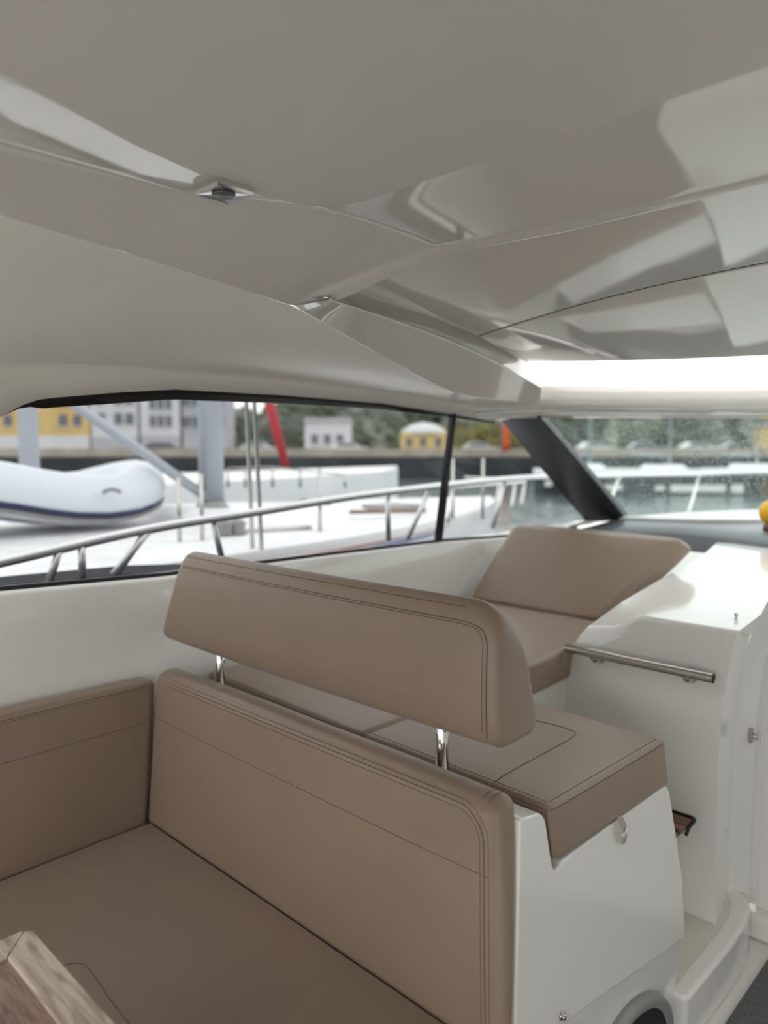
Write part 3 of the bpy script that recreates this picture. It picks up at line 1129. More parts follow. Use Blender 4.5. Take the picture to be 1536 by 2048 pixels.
# ================================================================== CONSOLE, STEP, DOORWAY
CO = thing('console_moulding', (-1.0, 2.4, 0.0), 'white moulded console with a steel grab rail across its face', 'console')
G = [  # columns: left edge, facet, crease, mid, right edge  (rows run up the aft face and forward over the top)
    [(-1.27, 2.21, 0.12), (-1.2, 2.205, 0.12), (-1.05, 2.2, 0.12), (-0.90, 2.2, 0.12), (-0.756, 2.2, 0.12)],
    [(-1.27, 2.21, 0.5), (-1.2, 2.205, 0.5), (-1.05, 2.2, 0.5), (-0.90, 2.2, 0.5), (-0.764, 2.2, 0.5)],
    [(-1.29, 2.21, 0.71), (-1.2, 2.205, 0.70), (-1.05, 2.2, 0.69), (-0.90, 2.2, 0.68), (-0.766, 2.2, 0.68)],
    [(-1.28, 2.21, 0.815), (-1.20, 2.205, 0.81), (-1.05, 2.2, 0.80), (-0.90, 2.2, 0.80), (-0.761, 2.2, 0.80)],
    [(-1.255, 2.215, 0.90), (-1.17, 2.205, 0.90), (-1.045, 2.2, 0.90), (-0.90, 2.2, 0.905), (-0.749, 2.2, 0.911)],
    [(-1.238, 2.23, 0.935), (-1.14, 2.215, 0.945), (-1.035, 2.202, 0.975), (-0.885, 2.2, 0.98), (-0.737, 2.2, 0.985)],
    [(-1.225, 2.26, 0.965), (-1.12, 2.24, 0.985), (-1.008, 2.205, 1.042), (-0.87, 2.203, 1.043), (-0.722, 2.2, 1.044)],
    [(-1.215, 2.5, 1.02), (-1.125, 2.5, 1.03), (-1.03, 2.5, 1.056), (-0.88, 2.5, 1.058), (-0.735, 2.5, 1.06)],
    [(-1.205, 2.75, 1.06), (-1.135, 2.75, 1.06), (-1.065, 2.75, 1.072), (-0.90, 2.75, 1.075), (-0.745, 2.75, 1.078)],
    [(-1.215, 3.0, 1.085), (-1.16, 3.0, 1.083), (-1.105, 3.0, 1.088), (-0.92, 3.0, 1.09), (-0.75, 3.0, 1.092)],
    [(-1.235, 3.25, 1.10), (-1.20, 3.25, 1.10), (-1.16, 3.25, 1.102), (-0.93, 3.25, 1.105), (-0.755, 3.25, 1.107)],
    [(-1.30, 3.62, 1.125), (-1.275, 3.62, 1.125), (-1.245, 3.62, 1.127), (-0.95, 3.6, 1.13), (-0.76, 3.6, 1.13)]]
bm = loft(G)
build('shell', bm, GEL, CO, bevel=0.012, seg=4, angle=32)
# aisle side of the console: the shaded return that flares out under the top
side = []
for z, x0 in ((0.12, -0.756), (0.5, -0.764), (0.68, -0.766), (0.80, -0.761), (0.911, -0.749), (0.985, -0.737), (1.042, -0.722)):
    fl = interp([(0.12, 0.0), (0.68, 0.0), (0.9, 0.016), (1.05, 0.05)], z)
    side.append([(x0, 2.2, z), (x0 - 0.002, 2.215, z), (-0.79 + fl, 2.40, z + (0.008 if z > 1.0 else 0))])
build('return_face', loft(side), GEL, CO)
build('top_edge', loft([[(-0.722, 2.2, 1.044), (-0.735, 2.5, 1.06), (-0.745, 2.75, 1.078), (-0.75, 3.0, 1.092), (-0.755, 3.25, 1.107), (-0.76, 3.6, 1.13)],
                        [(-0.74, 2.36, 1.0), (-0.75, 2.5, 1.0), (-0.76, 2.75, 1.0), (-0.765, 3.0, 1.0), (-0.77, 3.25, 1.0), (-0.775, 3.6, 1.0)]]), GEL, CO)
stud(on('x', -0.785, 1448, 1660), (1, -0.6, 0), CO, 0.012, WHITEP)
pk = on('z', 1.05, 1472, 1238)
build('latch_peg', lathe([(0.006, 0), (0.006, 0.004), (0.004, 0.006), (0.004, 0.014), (0.006, 0.016), (0.005, 0.022)], (pk.x, pk.y, 1.045), (0, 0, 1), 14), STEEL, CO)

GRL = thing('grab_rail', (-1.0, 2.2, 0.89), 'brushed steel grab rail on the white console face', 'grab rail')
ra, rb_ = on('y', 2.15, 1132, 1296), on('y', 2.15, 1427, 1357)
build('rail', tube([ra, ra.lerp(rb_, 0.5), rb_], 0.0145, 20, cap=False), STEEL, GRL)
build('rail_bore', tube([ra + (rb_ - ra) * 0.003, rb_ - (rb_ - ra) * 0.003], 0.0125, 20), RUBBER, GRL)
for t in (0.2, 0.83):
    p = ra.lerp(rb_, t)
    br = build('bracket', tube([p + Vector((0, 0.0, -0.008)), p + Vector((0, 0.018, -0.022)), p + Vector((0, 0.052, -0.026))], [0.010, 0.013, 0.017], 14), STEEL, GRL)

# ---- moulded step ledge beside the console
SD = thing('step_ledge', (-1.0, 2.1, 0.0), 'white moulded step ledge with rounded rim below the console', 'step')
lp = [(-1.27, 1.84), (-0.70, 1.84), (-0.695, 1.86), (-0.69, 2.15), (-0.695, 2.27), (-0.708, 2.36), (-0.737, 2.425), (-0.78, 2.44), (-1.27, 2.44)]
build('ledge', prism(lp, 0.0, 0.15, 'z'), GEL, SD, bevel=0.014, seg=4)
NS = mat('non_skid_gelcoat', (0.70, 0.68, 0.61), 0.55, bump=[('voronoi', 260, 0.7, 0.002)])
npoly = [(-1.26, 1.86), (-0.735, 1.86), (-0.735, 2.15), (-0.742, 2.27), (-0.757, 2.34), (-0.78, 2.38), (-1.26, 2.38)]
build('non_skid_pad', prism(npoly, 0.148, 0.152, 'z'), NS, SD, smooth=False)
thr = build('trim_4', prism([(-0.70, 2.44), (0.4, 2.44), (0.4, 2.62), (-0.80, 2.62), (-0.80, 2.44)], 0.0, 0.085, 'z'), GEL, bevel=0.02, seg=4)
tag(thr, 'low white threshold kerb at the companionway beyond the carpet', 'threshold', kind='structure')

# ---- folding teak footrest
FR = thing('footrest', (-1.06, 2.1, 0.36), 'small teak footrest with black edging behind the white bench base', 'footrest')
fz = 0.455
build('support_box', box(-1.272, -0.87, 1.96, 2.199, 0.153, fz - 0.016), GEL, FR, smooth=False, bevel=0.008)
for i in range(4):
    y0 = 1.985 + i * 0.053
    build('slat', box(-1.268, -0.828, y0, y0 + 0.046, fz - 0.014, fz), TEAKD, FR, smooth=False, bevel=0.002)
build('rubber_edge', tube([(-1.26, 2.197, fz), (-0.836, 2.197, fz), (-0.824, 2.19, fz), (-0.821, 2.175, fz), (-0.821, 2.14, fz - 0.004), (-0.821, 2.12, fz - 0.02)], 0.0055, 8), RUBBER, FR)
build('rubber_strip', box(-1.268, -0.828, 2.084, 2.091, fz - 0.01, fz + 0.003), RUBBER, FR, smooth=False)

# ---- companionway door frame and door
trim = thing('trim_5', (-0.76, 2.45, 0.0), 'white curved door frame beside the console', 'door frame', kind='structure')


def vstrip(cols, m, name, parent, bevel=0.0):
    zs = [0.1, 0.3, 0.5, 0.7, 0.8, 0.9, 0.98, 1.04, 1.10]
    rows = []
    for z in zs:
        fl = interp([(0.1, 0.0), (0.7, 0.0), (0.9, 0.02), (1.0, 0.045), (1.1, 0.085)], z)
        rows.append([(x + fl, y, z) for x, y in cols])
    return build(name, loft(rows), m, parent, bevel=bevel)


vstrip([(-0.795, 2.40), (-0.793, 2.405), (-0.778, 2.425), (-0.762, 2.44), (-0.750, 2.452), (-0.746, 2.458), (-0.746, 2.475)], GEL, 'stile', trim)
vstrip([(-0.746, 2.475), (-0.742, 2.478), (-0.735, 2.474), (-0.728, 2.478), (-0.728, 2.50)], GEL, 'bead', trim)
DR = thing('door_1', (-0.3, 2.52, 0.1), 'plain white companionway door at the edge of the frame', 'door', kind='structure')
build('leaf', box(-0.735, 0.3, 2.49, 2.52, 0.085, 1.10), GEL, DR, smooth=False, bevel=0.004)
hp = on('y', 2.45, 1503, 1470)
hb = build('latch', box(hp.x - 0.006, hp.x + 0.006, 2.438, 2.452, hp.z - 0.024, hp.z + 0.024), STEEL, trim, smooth=False, bevel=0.003)
build('latch_pin', tube([(hp.x + 0.004, 2.44, hp.z), (hp.x + 0.02, 2.445, hp.z)], 0.009, 12), STEEL, hb)

# ================================================================== TABLE
TB = thing('wooden_table', (-1.0, 0.1, 0.0), 'worn teak table with a pale raised border', 'table')
tz = 0.70
TX0, TX1, TY0, TY1 = -1.346, -0.55, -0.35, 0.476
build('table_top', box(TX0 + 0.055, TX1 - 0.055, TY0 + 0.055, TY1 - 0.055, tz - 0.03, tz - 0.006), TEAK, TB, smooth=False)
k = 0.058
ch = 0.014
build('border', prism([(TX0 + ch, TY1), (TX1 - ch, TY1), (TX1 - k, TY1 - k), (TX0 + k, TY1 - k), (TX0 + 0.006, TY1 - 0.012)], tz - 0.032, tz, 'z'), TEAKP, TB, smooth=False, bevel=0.003)
build('border', prism([(TX0 + 0.0, TY1 - ch), (TX0 + 0.005, TY1 - 0.012), (TX0 + k - 0.001, TY1 - k - 0.001), (TX0 + k - 0.001, TY0 + k), (TX0, TY0 + ch)], tz - 0.032, tz - 0.001, 'z'), TEAKP, TB, smooth=False, bevel=0.003)
build('border', prism([(TX0 + ch, TY0), (TX1 - ch, TY0), (TX1 - k, TY0 + k), (TX0 + k, TY0 + k)], tz - 0.032, tz, 'z'), TEAKP, TB, smooth=False, bevel=0.003)
build('border', prism([(TX1, TY1 - ch), (TX1 - k, TY1 - k), (TX1 - k, TY0 + k), (TX1, TY0 + ch)], tz - 0.032, tz, 'z'), TEAKP, TB, smooth=False, bevel=0.003)
build('pedestal', lathe([(0.17, 0.0), (0.17, 0.012), (0.05, 0.03), (0.04, 0.06), (0.04, tz - 0.05), (0.12, tz - 0.04), (0.12, tz - 0.031)], (-0.95, 0.06, 0.012), (0, 0, 1), 24), STEEL, TB)

# ================================================================== CEILING LIGHT
CL = thing('ceiling_light', (-1.17, 0.80, 2.02), 'square chrome spotlight recessed in the glossy ceiling', 'ceiling light')
lc = [on('z', 2.012, *p) for p in ((395, 380), (430, 358), (497, 378), (465, 408))]
cen = sum(lc, Vector()) / 4
ey, ex = Vector((0, 1, 0)), Vector((1, 0, 0))
hw = 0.038


def ring(r, z):
    return [Vector((cen.x, cen.y, z)) + ex * (a * r) + ey * (b * r) for a, b in ((1, 1), (-1, 1), (-1, -1), (1, -1))]


bm = bmesh.new()
rg = [[bm.verts.new(p) for p in ring(r, z)] for r, z in ((hw, 2.022), (hw, 2.009), (hw - 0.003, 2.005))]
for A, B in zip(rg, rg[1:]):
    for i in range(4):
        bm.faces.new([A[i], A[(i + 1) % 4], B[(i + 1) % 4], B[i]])
cv = [bm.verts.new((cen.x + 0.0215 * math.cos(t), cen.y + 0.0215 * math.sin(t), 2.007)) for t in [math.pi / 12 * k for k in range(24)]]
for q in range(4):
    for j in range(6):
        bm.faces.new([rg[2][q], cv[(q * 6 + j) % 24], cv[(q * 6 + j + 1) % 24]])
    bm.faces.new([rg[2][q], cv[(q * 6 + 6) % 24], rg[2][(q + 1) % 4]])
build('bezel', bm, CHROME, CL, smooth=False)
build('lens', lathe([(0.0205, 0), (0.0205, 0.004), (0.018, 0.0055), (0.0001, 0.006)], (cen.x, cen.y, 2.008), (0, 0, -1), 28), LENS, CL)

# ---- yellow float on the dashboard
yb = on('z', 1.235, 1545, 1036)
YB = thing('yellow_float', (yb.x, yb.y, 1.16), 'bright yellow ball on the dashboard at the picture edge', 'float')
build('ball', lathe([(0.062 * math.sin(math.pi * i / 14), 0.062 - 0.062 * math.cos(math.pi * i / 14)) for i in range(15)], (yb.x, yb.y, 1.20), (0, 0, 1), 24), YELLOW, YB)
build('foot', lathe([(0.04, 0), (0.04, 0.02), (0.03, 0.04)], (yb.x, yb.y, 1.176), (0, 0, 1), 20), TEAKD, YB)

# ================================================================== OUTSIDE: own boat
deck = []
for y, xo in ((-3, -2.88), (0, -2.88), (1.0, -2.86), (1.4, -2.80), (1.75, -2.55), (1.9, -2.48), (3, -2.40), (3.8, -2.3)):
    deck.append([(interp(WX, y) - 0.10, y, 1.10), (xo, y, 1.10)])
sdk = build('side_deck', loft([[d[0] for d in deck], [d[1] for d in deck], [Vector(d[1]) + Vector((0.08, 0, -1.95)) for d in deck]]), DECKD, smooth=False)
tag(sdk, 'dark side deck running along just outside the port window', 'deck', kind='structure')
fd = []
for y in (4.5, 5, 5.5, 6, 6.5, 7, 7.5, 8, 8.6, 9.1):
    xo = interp([(4.5, -2.60), (6, -2.44), (7.5, -1.9), (8.6, -1.05), (9.1, XM - 0.05)], y)
    fd.append([(lerp(xo, 2 * XM - xo, k / 8), y, 1.09 - 0.008 * (y - 3) + 0.04 * (1 - abs(k / 4 - 1) ** 2)) for k in range(9)])
fdk = build('foredeck', loft(fd), YWHITE)
tag(fdk, 'white foredeck seen through the windscreen', 'deck', kind='structure')

GR = thing('guard_rail', (-2.6, 2.0, 1.07), 'steel guard rail along the side deck outside the window', 'guard rail')
rp = [on('x', -2.62, -260, 1180), on('x', -2.62, 0, 1125), on('x', -2.62, 290, 1060), on('x', -2.6, 520, 1023), on('x', -2.6, 768, 985), on('x', -2.6, 1040, 956)]
rp += [on('y', 5.2, 1240, 950), on('y', 6.4, 1400, 948), on('y', 7.4, 1536, 944), Vector((-1.2, 8.6, 1.37)), Vector((XM, 9.2, 1.38))]
RAILM = mat('satin_steel_tube', (0.82, 0.82, 0.82), 0.35, 0.6)
build('top_rail', tube(smooth_path(rp, 8), 0.018, 10), RAILM, GR)


def stan(px0, py0, px1, py1, x=-2.62, r=0.0135, m=RAILM):
    a, b = on('x', x, px0, py0), on('x', x, px1, py1)
    b.z = 1.098
    build('stanchion', tube([b, a], r, 10), m, GR)


for q in ((120, 1095, 98, 1172), (163, 1088, 165, 1160), (296, 1058, 232, 1158), (302, 1056, 226, 1166), (425, 1038, 445, 1108), (775, 985, 777, 1088), (862, 972, 815, 1085), (1010, 958, 985, 1065)):
    stan(*q)
for ya, yb2, dx in ((6.35, 6.2, 0.0), (5.3, 5.1, 0)):
    a = rp[6] if ya < 6 else rp[7]
    build('stanchion', tube([Vector((a.x + 0.05, a.y - 0.35, 1.05)), a], 0.014, 10), CHROME, GR)

# ================================================================== OUTSIDE: water, quay, town
wat = build('water', faces([(-400, -300, -0.9), (300, -300, -0.9), (300, 400, -0.9), (-400, 400, -0.9)], [(0, 1, 2, 3)]), WATER, smooth=False)
tag(wat, 'calm grey-green harbour water', 'water', kind='structure')
HF = Vector((FW.x, FW.y, 0)).normalized()


def gp(px, dist, z=0.0):                  # ground point under a pixel column at a distance along the view's heading
    return Vector((0, 0, z)) + HF * dist + RT * ((px - CX) / F * dist)


def gbox(px0, px1, d0, d1, z0, z1, bm=None):
    dm = (px0, px1)
    a, b = gp(px0, d0), gp(px1, d0)
    back = HF * (d1 - d0)
    c = [a, b, b + back, a + back]
    return hexa([Vector((p.x, p.y, z0)) for p in c] + [Vector((p.x, p.y, z1)) for p in c], bm)


qw = build('quay_wall', gbox(-700, 2300, 70, 74, -0.95, 1.15), QUAY, smooth=False)
tag(qw, 'dark stone quay wall across the harbour', 'quay wall', kind='structure')
qs = build('promenade', gbox(-900, 2600, 74, 130, -0.95, 1.2), STONE, smooth=False)
tag(qs, 'pale paved promenade on top of the quay', 'promenade', kind='structure')
pw = build('parapet_wall', gbox(-700, 2300, 73.2, 73.6, 1.15, 1.95), STONE, smooth=False)
tag(pw, 'low pale stone parapet along the quay edge', 'parapet', kind='structure')

# floating dark pontoon with white fender boards, seen through the windscreen
PT = thing('pontoon', gp(1330, 43, -0.9), 'dark floating pontoon with white boards seen through the windscreen', 'pontoon')
build('hull', gbox(1085, 1700, 43, 45.5, -1.0, 0.25), QUAY, PT, smooth=False)
for a, b, z0, z1 in ((1342, 1452, -0.72, -0.3), (1464, 1488, -0.78, -0.28), (1312, 1330, -0.65, -0.35), (1210, 1245, -0.62, -0.3), (1090, 1104, -0.4, -0.05)):
    build('fender_board', gbox(a, b, 42.85, 43.05, z0, z1), WHITEP, PT, smooth=False)

wcount = 0


def building(name, px0, px1, d, h, m, label, cols, rows, base=None, wm=PANE, dep=6, ww=0.95, wh=1.35):
    a = gp((px0 + px1) / 2, d, 1.2)
    B = thing(name, a, label, 'building')
    build('walls', gbox(px0, px1, d, d + dep, 1.1, h), m, B, smooth=False)
    build('roof', gbox(px0 - 1, px1 + 1, d - 0.3, d + dep + 0.3, h, h + 0.5), PLASTERG, B, smooth=False)
    if base:
        build('ground_floor', gbox(px0, px1, d - 0.06, d, 1.1, base[0]), base[1], B, smooth=False)
    for z in rows:
        for c in cols:
            q = gp(c, d - 0.07)
            e = ww / 2 / d * F
            o = build('window', gbox(c - e, c + e, d - 0.10, d + 0.02, z, z + wh), wm, B, smooth=False)
            build('sill', gbox(c - e * 1.2, c + e * 1.2, d - 0.2, d, z - 0.12, z), PLASTERW, o, smooth=False)
    return B


building('yellow_house', -160, 182, 90, 14, PLASTERY, 'ochre yellow house front behind the dinghy', (-60, -20, 20, 130, 158), (4.7, 7.3, 10.2), (3.6, PLASTERW))
building('apartment_building', 186, 278, 90, 19, PLASTERW, 'white apartment block with paired windows next to the ochre house', (205, 240, 262), (4.9, 7.3, 9.8, 12.6), (3.4, PLASTERG))
building('apartment_building', 284, 362, 90, 20, PLASTERW, 'white apartment block with three windows in a row, left of the thick mast', (308, 324, 340), (4.6, 6.7, 9.0, 11.6), (3.6, PLASTERG), ww=0.7)
building('apartment_building', 368, 452, 90, 17, PLASTERG, 'grey apartment block partly hidden behind the thick mast', (375, 395, 420, 440), (4.5, 7.0, 9.6), (3.4, PLASTERG))
building('low_house', 610, 700, 90, 5.2, PLASTERW, 'low pale house under the trees in the middle of the window', (630, 655, 680), (2.6,), None, ww=0.8, wh=1.1)

KS = thing('kiosk', gp(846, 80, 1.2), 'yellow kiosk with a pale domed roof on the quay', 'kiosk')
build('walls', gbox(802, 892, 80, 84, 1.2, 3.6), PLASTERY, KS, smooth=False)
kc = gp(847, 82, 3.55)
build('dome_roof', lathe([(2.5, 0), (2.55, 0.15), (2.2, 0.55), (1.5, 0.95), (0.7, 1.2), (0.05, 1.3)], kc, (0, 0, 1), 20), ROOFP, KS)
for c in (818, 846, 876):
    build('window', gbox(c - 6, c + 6, 79.9, 80.05, 2.2, 3.1), PANE, KS, smooth=False)
YK = thing('yellow_booth', gp(1545, 76, 1.2), 'yellow booth on the quay at the far right of the windscreen', 'booth')
build('walls', gbox(1522, 1580, 76, 78, 1.2, 4.2), PLASTERY, YK, smooth=False)
build('roof', gbox(1518, 1584, 75.8, 78.2, 4.2, 4.4), PLASTERG, YK, smooth=False)
BN = thing('orange_banner', gp(1004, 72, 1.2), 'tall orange banner on a pole on the quay near the windscreen pillar', 'banner')
b0 = gp(1004, 71.8)
build('pole', tube([(b0.x, b0.y, 1.15), (b0.x, b0.y, 5.2)], 0.05, 8), ALU, BN)
build('cloth', solid([[Vector((b0.x, b0.y, z)) + RT * (s * 0.65 + 0.05 * math.sin(z * 3)) - HF * 0.06 for s in (0, 0.5, 1)] for z in (1.7, 2.5, 3.3, 4.1, 5.0)], HF * 0.03), ORANGE, BN)


def car(px, d, ci, label, rot=0):
    o = gp(px, d, 1.2)
    K = thing('parked_car', o, label, 'car', 'cars parked along the quay')
    L, H = 2.05, 0.85
    pr = [(-L, 0.3), (L, 0.3), (L + 0.05, 0.6), (L - 0.1, 0.85), (1.0, 0.95), (0.45, 1.42), (-1.1, 1.45), (-1.75, 1.0), (-L, 0.9)]

    def ext(poly, w0, w1):
        bm = bmesh.new()
        A = [bm.verts.new(o + RT * u + Vector((0, 0, v)) + HF * w0) for u, v in poly]
        B = [bm.verts.new(o + RT * u + Vector((0, 0, v)) + HF * w1) for u, v in poly]
        n = len(poly)
        bm.faces.new(A)
        bm.faces.new(B[::-1])
        for i in range(n):
            bm.faces.new([A[i], B[i], B[(i + 1) % n], A[(i + 1) % n]])
        return bm
    build('body', ext(pr, -0.85, 0.85), CARC[ci], K, smooth=False, bevel=0.06)
    build('side_glass', ext([(0.85, 0.98), (0.4, 1.36), (-1.0, 1.38), (-1.45, 1.0)], -0.88, 0.88), PANE, K, smooth=False)
    for u in (-1.25, 1.3):
        for w in (-0.86, 0.7):
            build('wheel', lathe([(0.32, 0), (0.32, 0.18)], o + RT * u + HF * w + Vector((0, 0, 0.32)), HF, 14), TYRE, K)


for px, d, ci, lab in ((330, 79, 2, 'dark car parked below the white apartment blocks'), (520, 79, 0, 'silver car parked on the quay beside the red furled sail'),
                       (700, 79, 1, 'white car parked on the quay in the middle of the side window'), (960, 79, 0, 'silver car parked on the quay just right of the mullion'),
                       (1190, 79, 1, 'white car parked on the quay just right of the black pillar'), (1290, 80, 3, 'blue car parked on the quay behind the windscreen'),
                       (1395, 79, 0, 'silver car parked on the quay above the pontoon boards'), (1478, 79, 2, 'dark car parked on the quay left of the yellow booth')):
    car(px, d, ci, lab)

# ---- wooded hill
hl = []
for i in range(9):
    d = 112 + i * 12
    r = []
    for k in range(41):
        px = 380 + k * 45
        p = gp(px, d)
        up = math.sin(min(1, i / 5) * math.pi / 2) * (8.5 + 2.0 * noise.noise(Vector((px * 0.006, i * 0.4, 0)))) * min(1, (px - 380) / 420 + 0.45)
        r.append((p.x, p.y, 1.0 + up * 1.15))
    hl.append(r)
hill = build('hill', loft(hl), HILL)
tag(hill, 'grey-green scrub hillside behind the promenade', 'hill', kind='structure')

tree_me = []
for j in range(4):
    bm = bmesh.new()
    bmesh.ops.create_icosphere(bm, subdivisions=4, radius=1.0)
    for v in bm.verts:
        n1 = noise.noise(v.co * 1.6 + Vector((j * 7, 0, 0)))
        n2 = noise.noise(v.co * 4.5 + Vector((0, j * 5, 0)))
        n3 = noise.noise(v.co * 11 + Vector((0, 0, j * 3)))
        v.co *= 0.86 + 0.28 * n1 + 0.20 * n2 + 0.14 * n3
        v.co.z = v.co.z * 0.9 + 0.75
    me = bpy.data.meshes.new('crown')
    bm.to_mesh(me)
    bm.free()
    me.materials.append(LEAF[j])
    tree_me.append(me)
bm = lathe([(0.10, 0), (0.07, 0.3), (0.05, 0.6)], (0, 0, 0), (0, 0, 1), 7)
trunk_me = bpy.data.meshes.new('trunk')
bm.to_mesh(trunk_me)
bm.free()
trunk_me.materials.append(BARK)
KIND = ['grey-green', 'dark green', 'olive yellow', 'pale grey']


def tree(px, d, h, j, label, group='trees beyond the quay'):
    z = 1.2 if d < 112 else 1.2 + math.sin(min(1, (d - 112) / 60) * math.pi / 2) * 9.5 * min(1, max(0, px - 380) / 420 + 0.45)
    T = thing('tree', gp(px, d, z - 0.3), label, 'tree', group)
    for me, nm, m in ((tree_me[j], 'crown', None), (trunk_me, 'trunk', None)):
        o = bpy.data.objects.new(nm, me)
        COL.objects.link(o)
        o.parent = T
        o.scale = (h * 0.52, h * 0.52, h * 0.56) if nm == 'crown' else (h, h, h * 0.9)
        o.rotation_euler.z = random.uniform(0, 6.28)


row = 0
spots = []
for i in range(26):
    px = 490 + i * 43 + random.uniform(-12, 12)
    d = 103 + random.uniform(-2, 4)
    spots.append((px, d, random.uniform(5.0, 7.2), random.choice([0, 0, 1, 3, 3])))
for i in range(24):
    px = 450 + i * 47 + random.uniform(-14, 14)
    d = 128 + random.uniform(-6, 10)
    spots.append((px, d, random.uniform(6.2, 8.8), random.choice([0, 0, 1, 3])))
spots += [(930, 92, 4.4, 2), (968, 94, 5.2, 2), (1015, 95, 4.2, 2), (905, 97, 5.4, 2)]


def where(px):
    for lim, w in ((520, 'just right of the thick mast'), (600, 'behind the red furled sail'), (700, 'above the middle of the side window'), (800, 'left of the domed kiosk'),
                   (900, 'behind the domed kiosk'), (985, 'just right of the window mullion'), (1080, 'behind the orange banner'), (1200, 'behind the black windscreen pillar'),
                   (1300, 'at the port end of the windscreen'), (1400, 'above the pontoon boards'), (1500, 'left of the yellow booth')):
        if px < lim:
            return w
    return 'behind the yellow booth'


labs = {}
for sp_ in spots:
    labs.setdefault('%s tree %s, %s' % (KIND[sp_[3]], 'on the promenade' if sp_[1] < 112 else 'on the hillside', where(sp_[0])), []).append(sp_)
for lab, L_ in labs.items():
    L_.sort(key=lambda q: q[0])
    words = [''] if len(L_) == 1 else (['leftmost '] + ['middle '] * (len(L_) - 2) + ['rightmost '])
    for w_, (px, d, h, j) in zip(words, L_):
        tree(px, d, h, j, w_ + lab)

# ================================================================== OUTSIDE: neighbouring yacht
YA = thing('sailing_yacht', (-4.9, 1.5, -0.9), 'white sailing yacht moored alongside, with a thick grey mast', 'yacht')
edge = [(-4.2, -3.95), (-2.5, -3.5), (-0.5, -3.32), (1.0, -3.28), (2.3, -3.32), (3.2, -3.40), (4.0, -3.55), (5.0, -3.85), (5.8, -4.2), (6.4, -4.55), (6.75, -4.86)]
XA = -4.9
hr_, dk = [[], [], [], [], []], []
for y, x in edge:
    z = 0.98 + 0.012 * max(y, 0)
    for r, (dx, zz) in zip(hr_, ((0, z), (0.015, z - 0.05), (-0.02, z - 0.4), (-0.12, z - 1.0), (-0.35, -0.95))):
        r.append(Vector((min(x + dx, XA + 3) if dx > -0.1 else max(x + dx, XA - 3) if x + dx > XA else XA, y, zz)))
hull = loft(hr_)
hr2 = [[Vector((2 * XA - p.x, p.y, p.z)) for p in r] for r in hr_]
loft(hr2, hull)
build('hull', hull, YWHITE, YA)
dkr = [[Vector((lerp(x, 2 * XA - x, k / 10), y, 0.98 + 0.012 * max(y, 0) + 0.01 * (1 - (k / 5 - 1) ** 2))) for k in range(11)] for y, x in edge]
build('deck', loft(dkr), YDECK, YA)


def hull_line(dz, off, y0, y1, h, m, name):
    pts0, pts1 = [], []
    E = [(y, x) for y, x in edge]
    n = 30
    for k in range(n + 1):
        y = lerp(y0, y1, k / n)
        x = interp(E, y)
        z = 0.98 + 0.012 * max(y, 0)
        pts0.append(Vector((x + 0.022 + off, y, z - dz)))
        pts1.append(Vector((x + 0.02 + off, y, z - dz - h * interp([(0, 1), (0.75, 0.8), (1, 0.15)], k / n))))
    build(name, solid([pts0, pts1], (-0.015, 0, 0)), m, YA, smooth=False)


hull_line(0.06, 0, -3.5, 4.6, 0.018, REDST, 'red_stripe')
hull_line(0.085, 0, -3.5, 4.4, 0.06, BLUE, 'blue_stripe')
# coachroof
cr = []
for y, hw_, z in ((2.85, 0.8, 1.0), (2.95, 0.8, 1.12), (3.6, 0.75, 1.12), (4.3, 0.6, 1.09), (4.6, 0.5, 1.03)):
    cr.append([(XA - hw_ - 0.1, y, 1.0), (XA - hw_, y, z - 0.03), (XA - hw_ + 0.1, y, z), (XA, y, z + 0.03), (XA + hw_ - 0.1, y, z), (XA + hw_, y, z - 0.03), (XA + hw_ + 0.1, y, 1.0)])
build('coachroof', loft(cr), YWHITE, YA)
mb_ = at(5.6, 424, 1015)
build('mast', tube([(mb_.x, mb_.y, 1.12), (mb_.x - 0.01, mb_.y, 3), (mb_.x - 0.02, mb_.y, 13)], [0.094, 0.092, 0.085], 18), ALU, YA)
build('mast_collar', lathe([(0.15, 0), (0.15, 0.03), (0.11, 0.06), (0.1, 0.09)], (mb_.x, mb_.y, 1.10), (0, 0, 1), 18), GREYP, YA)
sa, sb2 = at(5.55, 425, 1003), at(5.0, 125, 792)
build('spar', tube([sa, sa.lerp(sb2, 0.5), sb2 + (sb2 - sa) * 0.9], 0.036, 12), ALU, YA)
for px, tt in ((506, 4.2), (524, 4.15)):
    p = at(tt, px, 1095)
    build('shroud', tube([(p.x, p.y, 0.95), (mb_.x, mb_.y, 11)], 0.012, 6), STEEL, YA)
for px, py, tt, pz in ((405, 1100, 4.55, 1.42), (360, 1110, 4.5, 1.4), (640, 1055, 5.0, 1.45), (905, 1035, 6.0, 1.5), (965, 1025, 6.5, 1.5)):
    p = at(tt, px, py)
    build('stanchion', tube([(p.x, p.y, 0.97), (p.x, p.y, pz)], 0.013, 8), STEEL, YA)
pulp = smooth_path([at(6.0, 905, 975), at(6.5, 965, 970), at(7.2, 1030, 966), at(7.6, 1050, 962), at(8.2, 1000, 958), at(8.6, 930, 955)], 6)
build('pulpit', tube(pulp, 0.014, 8), CHROME, YA)
for i in (0, 12, 18, 24):
    p = pulp[min(i, len(pulp) - 1)]
    build('pulpit_leg', tube([p, (p.x * 0.98, p.y * 0.97, 1.0)], 0.013, 8), CHROME, YA)
for px, py, tt in ((450, 1058, 4.75), (475, 1056, 4.8), (608, 988, 7.0), (655, 1020, 6.2)):
    p = at(tt, px, py)
    build('winch', lathe([(0.06, 0), (0.045, 0.05), (0.055, 0.1), (0.03, 0.12)], (p.x, p.y, 1.0), (0, 0, 1), 14), GREYP, YA)
hp1, hp2 = at(4.85, 440, 1067), at(5.1, 622, 1055)
